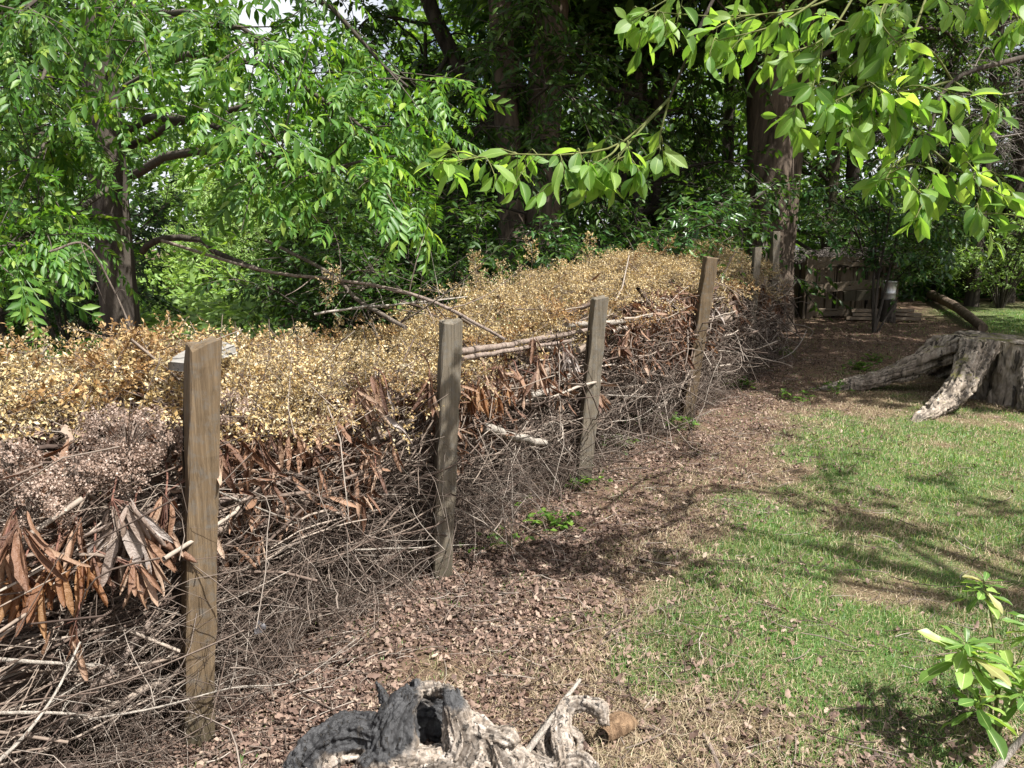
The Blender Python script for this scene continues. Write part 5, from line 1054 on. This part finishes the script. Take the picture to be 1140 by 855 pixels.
# its upper crown (above the picture) that shades the lawn
lim = [[bx + [-.1, .2, 3.0 + .35 * k], bx + [-.1 + 1.1 * math.cos(a), .2 + 1.1 * math.sin(a), 3.7 + .4 * k], bx + [-.1 + q_ * math.cos(a), .2 + q_ * math.sin(a), 4.0 + .4 * k]] for k, (a, q_) in enumerate([(2.6, 2.4), (2.1, 2.4), (1.4, 2.2), (2.4, 2.9), (1.8, 2.8), (.6, 2), (2.9, 1.6), (1.2, 2.8)])]
L = np.array([curve(l, 10) for l in lim]); tubes(lb, L, np.linspace(.04, .01, 10)[None], 6); S = sub_branches(r, L, 44, .3, .8, .3, .2); tubes(lb, S, .004, 3); leaves_on(cb, r, S, 13, BROAD, .1, .16, .5)
part(lb, 'branches', M['bark'], root); part(cb, 'crown', [M['hero'], leaf_mat('leaf_rib', [(0, (.2, .3, .075)), (1, (.28, .37, .11))], (1.5, 1.5, .8), .4, .5, .3)], root)

# ------------------------------------------------------------------ sapling in front of the pallet bin
r = np.random.default_rng(14); b0 = G(973, 369); bx = np.array([b0[0], b0[1], float(H(b0[0], b0[1]))]); dS = b0[1]
ST = [[bx, at(972, 320, 13), at(975, 260, 12.9), at(965, 205, 12.8)], [bx, at(985, 325, 13), at(1000, 260, 12.8), at(1025, 205, 12.6)], [bx, at(978, 310, 12.9), at(990, 240, 12.6), at(1000, 170, 12.4)], [bx + [.05, 0, 0], at(995, 340, 12.8), at(1003, 325, 12.6)]]
root = thing('sapling', 'young multi stemmed sapling with small glossy leaves before the pallet bin', 'sapling', bx); sb = MB(); SC = np.array([curve(s_, 14) for s_ in ST]); tubes(sb, SC, np.linspace(.03, .008, 14)[None] * np.array([1, 1, .8, .5])[:, None], 6)
LM = [[at(975, 260, 12.9), at(930, 225, 12.7), at(890, 205, 12.5)], [at(972, 280, 12.9), at(930, 270, 12.7), at(900, 225, 12.4)], [at(990, 240, 12.6), at(950, 205, 12.4), at(905, 212, 12.2)], [at(1000, 260, 12.8), at(1040, 265, 12.5), at(1050, 300, 12.3)], [at(1025, 205, 12.6), at(1050, 240, 12.3), at(1060, 280, 12.1)], [at(1000, 170, 12.4), at(1030, 150, 12.2), at(1080, 180, 12)], [at(1000, 200, 12.5), at(960, 180, 12.3), at(930, 175, 12.2)], [at(985, 290, 12.9), at(1010, 285, 12.6), at(1030, 310, 12.3)], [at(1010, 230, 12.7), at(1070, 220, 12.3), at(1120, 215, 12.1)]]
LC = np.array([curve(l, 8) for l in LM]); tubes(sb, LC, np.linspace(.01, .004, 8)[None], 4); LC2 = np.concatenate([LC, SC[:3, 4:12]]); S = sub_branches(r, LC2, 150, .15, .45, .2, .25); tubes(sb, S, .003, 3); part(sb, 'branches', M['bark'], root)
cb = MB(); leaves_on(cb, r, S, 11, OBOV + [LEAF8], .08, .14, .5, .1); part(cb, 'foliage', M['glossy'], root)

# green seedling shrub lower right
r = np.random.default_rng(15); b0 = G(1108, 828); bx = np.array([b0[0], b0[1], float(H(b0[0], b0[1]))])
root = thing('seedling_shrub', 'small bright green seedling shrub with whorled leaves at the lower right', 'shrub', bx); sb, cb = MB(), MB()
stems = [([bx, at(1098, 765, 2.5), at(1076, 715, 2.46)], 30, .19), ([bx, at(1112, 770, 2.52), at(1128, 740, 2.5)], 24, .17), ([bx, at(1108, 720, 2.55), at(1095, 645, 2.55)], 20, .125), ([bx, at(1095, 795, 2.45), at(1090, 775, 2.38)], 16, .17), ([bx, at(1125, 785, 2.45), at(1142, 765, 2.42)], 18, .17), ([bx, at(1125, 760, 2.6), at(1152, 690, 2.6)], 18, .15)]
for pts, n, L in stems:
    c = curve(pts, 10); sb = MB(); tubes(sb, c[None], np.linspace(.005, .0025, 10)[None], 6); part(sb, 'stem', M['greentwig'], root); an = np.arange(n) * 2.4; k = np.arange(n) / n
    X_ = np.stack([np.cos(an), np.sin(an), -.25 + .9 * k + r.normal(0, .25, n)], -1); p = c[-1] - np.array([0, 0, 1]) * (.07 * (1 - k))[:, None]; Zh = np.array([0, 0, 1.0]) + r.normal(0, .25, (n, 3)) + nrm(X_) * -.2
    for j in range(3):
        q = np.arange(n) % 3 == j; inst(cb, OBOVR[j], p[q], X_[q], Zh[q], L * .8 * (1 - .45 * k[q]) * r.uniform(.7, 1.15, q.sum()), Sw=1.0)
part(cb, 'foliage', [leaf_mat('seedling_leaf', [(0, (.07, .15, .03)), (.5, (.14, .25, .05)), (.95, (.26, .37, .09)), (1, (.34, .3, .13))], (1.5, 1.5, .7), .4, .4, .4, 14), leaf_mat('seedling_rib', [(0, (.25, .34, .1)), (1, (.34, .4, .15))])], root)

# ------------------------------------------------------------------ pallet bin, bucket, planks, log
def box(mb, c, size, yaw=0, roll=0, seed=0):
    hx, hy, hz = [s / 2 for s in size]; v = np.array([(x, y, z) for x in (-hx, hx) for y in (-hy, hy) for z in (-hz, hz)], float)
    cr, sr = math.cos(roll), math.sin(roll); v = np.stack([v[:, 0] * cr - v[:, 2] * sr, v[:, 1], v[:, 0] * sr + v[:, 2] * cr], -1)
    cy, sy = math.cos(yaw), math.sin(yaw); v = np.stack([v[:, 0] * cy - v[:, 1] * sy, v[:, 0] * sy + v[:, 1] * cy, v[:, 2]], -1)
    mb.add(v + c, quads=[(0, 1, 3, 2), (4, 6, 7, 5), (0, 4, 5, 1), (2, 3, 7, 6), (0, 2, 6, 4), (1, 5, 7, 3)])
DB = 14.6; px = lambda a: a * DB * 1.0 / FPX
pb = at(892, 350, DB); gz = float(H(pb[0], pb[1])); ORG = np.array([pb[0], pb[1], gz]); YAW = -.12
root = thing('pallet_bin', 'compost bin of old wooden pallets in deep shade at the end of the fence', 'pallet bin', ORG)
def L2(x, y, z):
    c, s = math.cos(YAW), math.sin(YAW); return ORG + [x * c - y * s, x * s + y * c, z]
def bd(name, c, size, mt, roll=0, label=None):
    mb = MB(); box(mb, L2(*c), size, YAW, roll); o = part(mb, name, M[mt], root, smooth=False, label=label); bv = o.modifiers.new('b', 'BEVEL'); bv.width = .006; bv.segments = 1
bd('upright', (.1, -.05, .58), (.2, .09, 1.2), 'pallet_z', -.03); bd('upright', (1.62, -.05, .55), (.12, .09, 1.1), 'pallet_z'); 
bd('rail', (.9, .0, 1.06), (1.45, .04, .2), 'pallet', .02); bd('rail', (.86, .0, .62), (1.35, .04, .17), 'pallet', .09); bd('rail', (1.0, .0, .12), (1.6, .04, .14), 'pallet'); 
for k, (x, w_) in enumerate([(.3, .23), (.55, .22), (.8, .21), (1.04, .23), (1.3, .22), (1.54, .2)]): bd('slat', (x, .1, .58), (w_, .03, 1.12), 'pallet_z', .02 * math.sin(k * 2.1))
for x in (.06, 1.64): bd('side_panel', (x, .7, .55), (.04, 1.15, 1.05), 'pallet_z')
bd('back_panel', (.85, 1.3, .55), (1.6, .04, 1.05), 'pallet')
# twigs heaped in the bin
r = np.random.default_rng(16); n = 420; q = np.stack([r.uniform(-.25, 1.9, n), r.uniform(-.05, 1.1, n), 1.12 + np.abs(r.normal(0, .09, n))], -1); q = np.array([L2(*a) for a in q]); d = unit(n, r) * [1, .6, .35]; u = np.linspace(-.5, .5, 5)[None, :, None]
mb = MB(); Lr = r.uniform(.3, 1.0, n)[:, None, None]; tubes(mb, q[:, None] + Lr * (u * d[:, None] + np.array([0, 0, -.5]) * u * u), .004, 3)
tag(mb.build('bin_brush', M['grey_twig']), 'grey dry twigs heaped on top of the pallet bin', 'brush twigs', kind='stuff')
for k, (x, z, l, lab) in enumerate([(1.15, .05, 1.3, 'lowest loose plank stacked at the foot of the pallet bin'), (1.2, .12, 1.2, 'middle loose plank stacked at the foot of the pallet bin'), (1.12, .19, 1.1, 'top loose plank stacked at the foot of the pallet bin')]):
    mb = MB(); c = L2(x + .2, -.35, z); box(mb, np.zeros(3), (l, .16, .055), YAW + .02 * k); o = mb.build('plank', M['pallet'], smooth=False, loc=c); tag(o, lab, 'plank', 'loose planks by the pallet bin')
mb = MB(); c = L2(.92, -.33, .46); box(mb, np.zeros(3), (.55, .1, .18), YAW, .08); o = mb.build('timber_block', M['post_grey'], smooth=False, loc=c); tag(o, 'light grey timber offcut propped against the middle of the pallet bin', 'timber')
# bucket
m, t, b, out = mat('galvanised_metal'); b.inputs['Metallic'].default_value = .85; b.inputs['Roughness'].default_value = .38; nz = noise(t, 25, 3, mapping(t, (1, 1, 1))); t.links.new(ramp(t, [(.3, (.5, .5, .5)), (.7, (.75, .75, .74))], nz.outputs[0]).outputs[0], b.inputs['Base Color'])
c = L2(1.42, -.36, .39); root = thing('metal_can', 'shiny metal can standing before the pallet slats', 'can', c)
an = np.arange(28) * 2 * math.pi / 28; prof = [(.0, 0), (.115, 0), (.118, .02), (.121, .1), (.124, .11), (.124, .13), (.121, .14), (.128, .31), (.134, .32), (.134, .335), (.124, .335), (.112, .02), (.0, .02)]
V = np.array([[(rr * math.cos(a), rr * math.sin(a), z) for a in an] for rr, z in prof]) + c; I = np.arange(V.shape[0] * 28).reshape(-1, 28); a_, b_ = I[:-1], I[1:]
mb = MB(); mb.add(V.reshape(-1, 3), quads=np.stack([a_, np.roll(a_, -1, 1), np.roll(b_, -1, 1), b_], -1).reshape(-1, 4)); part(mb, 'body', m, root)
hb = MB(); u = np.linspace(0, math.pi, 14); hp = np.stack([.132 * np.cos(u), -.02 - .06 * np.sin(u), .3 - .1 * np.sin(u)], -1) + c; tubes(hb, hp[None], .004, 5); part(hb, 'handle', m, root)
# stump block that holds the can
mb, _ = trunk_mb([c - [0, 0, .42], c - [0, 0, .2], c - [0, 0, .003]], [.16, .15, .15], 3); mb.add(np.concatenate([[c - [0, 0, .004]], mb.v[0][-16:]]), tris=[(0, 1 + i, 1 + (i + 1) % 16) for i in range(16)])
lg = thing('log_block', 'upright log block under the metal can', 'log', c - [0, 0, .42]); part(mb, 'body', M['bark'], lg)
# fallen log
p0, p1 = G(1094, 372), G(1036, 335); p0[2] = float(H(p0[0], p0[1])) + .1; p1[2] = float(H(p1[0], p1[1])) + .16
lg = thing('fallen_log', 'thin bark covered fallen log lying on the ground right of the pallet bin', 'log', p0 - [0, 0, .1]); cc = curve([p0, (p0 + p1) / 2 + [.05, 0, .03], p1], 22)
mb = MB(); tubes(mb, cc[None], (np.linspace(.075, .1, 22) * (1 + .08 * vn(cc * 4, 3)))[None], 14, cap=True); part(mb, 'body', bark_mat('log_bark', (.06, .045, .033), (.2, .15, .11), 12), lg)
# squat old stump back right
sb_ = G(1080, 326); bz = float(H(sb_[0], sb_[1])); mb, c = trunk_mb([[sb_[0], sb_[1], bz - .1], [sb_[0], sb_[1], bz + .3], [sb_[0], sb_[1], bz + .62]], [.36, .3, .28], 9, flare=.4); mb.add(np.concatenate([[c[-1] + [0, 0, .01]], mb.v[0][-16:]]), tris=[(0, 1 + i, 1 + (i + 1) % 16) for i in range(16)])
lg = thing('old_stump', 'squat dark stump in the shade at the back beyond the fallen log', 'tree stump', (sb_[0], sb_[1], bz)); part(mb, 'body', M['bark'], lg)

# small green weeds
r = np.random.default_rng(17)
for k, (a, b_, n, sz, lab) in enumerate([(612, 580, 16, .05, 'tuft of ivy like weeds at the foot of the brush between second and third post'), (640, 540, 12, .05, 'small weeds at the foot of the third post'), (560, 605, 8, .04, 'tiny weed sprig right of the second post'), (725, 470, 18, .06, 'green weeds under the brush left of the fourth post'), (760, 478, 14, .06, 'weed clump at the foot of the fourth post'), (820, 430, 22, .07, 'larger weed clump right of the fourth post'), (870, 395, 16, .07, 'weeds at the far end of the brush fence'), (885, 445, 14, .05, 'pale weeds in the leaf litter before the stump root'), (1082, 437, 16, .07, 'green weed growing between the stump roots'), (955, 410, 18, .06, 'weeds behind the long root of the stump'), (930, 437, 14, .05, 'weed tuft at the tip of the long stump root'), (690, 500, 14, .05, 'weeds right of the third post'), (975, 400, 14, .06, 'low green sprig below the sapling')]):
    p = G(a, b_); p[2] = float(H(p[0], p[1])); n2 = n * 2
    off = r.normal(0, .5, (n2, 3)) * [.2, .14, 0]; hh = r.uniform(.02, .11, n2); tips = p + off + np.stack([0 * hh, 0 * hh, hh], -1); tips[:, 2] += H(tips[:, 0], tips[:, 1]) - p[2]
    st = np.tile(p + [0, 0, -.01], (n2, 1)); u = np.linspace(0, 1, 3)[None, :, None]; cb = MB(); tubes(cb, st[:, None] + u * (tips - st)[:, None], .001, 3, mat=1)
    q = np.repeat(tips, 3, 0); X_ = unit(len(q), r) * [1, 1, .25]; inst(cb, LEAF5, q, X_, np.array([0, 0, 1.0]) + r.normal(0, .25, (len(q), 3)), r.uniform(.6, 1.1, len(q)) * sz, Sw=1.6); cb.v = [v - p for v in cb.v]; tag(cb.build('weed', [M['mid'], M['greentwig']], loc=p), lab, 'weed', 'weeds along the brush fence')
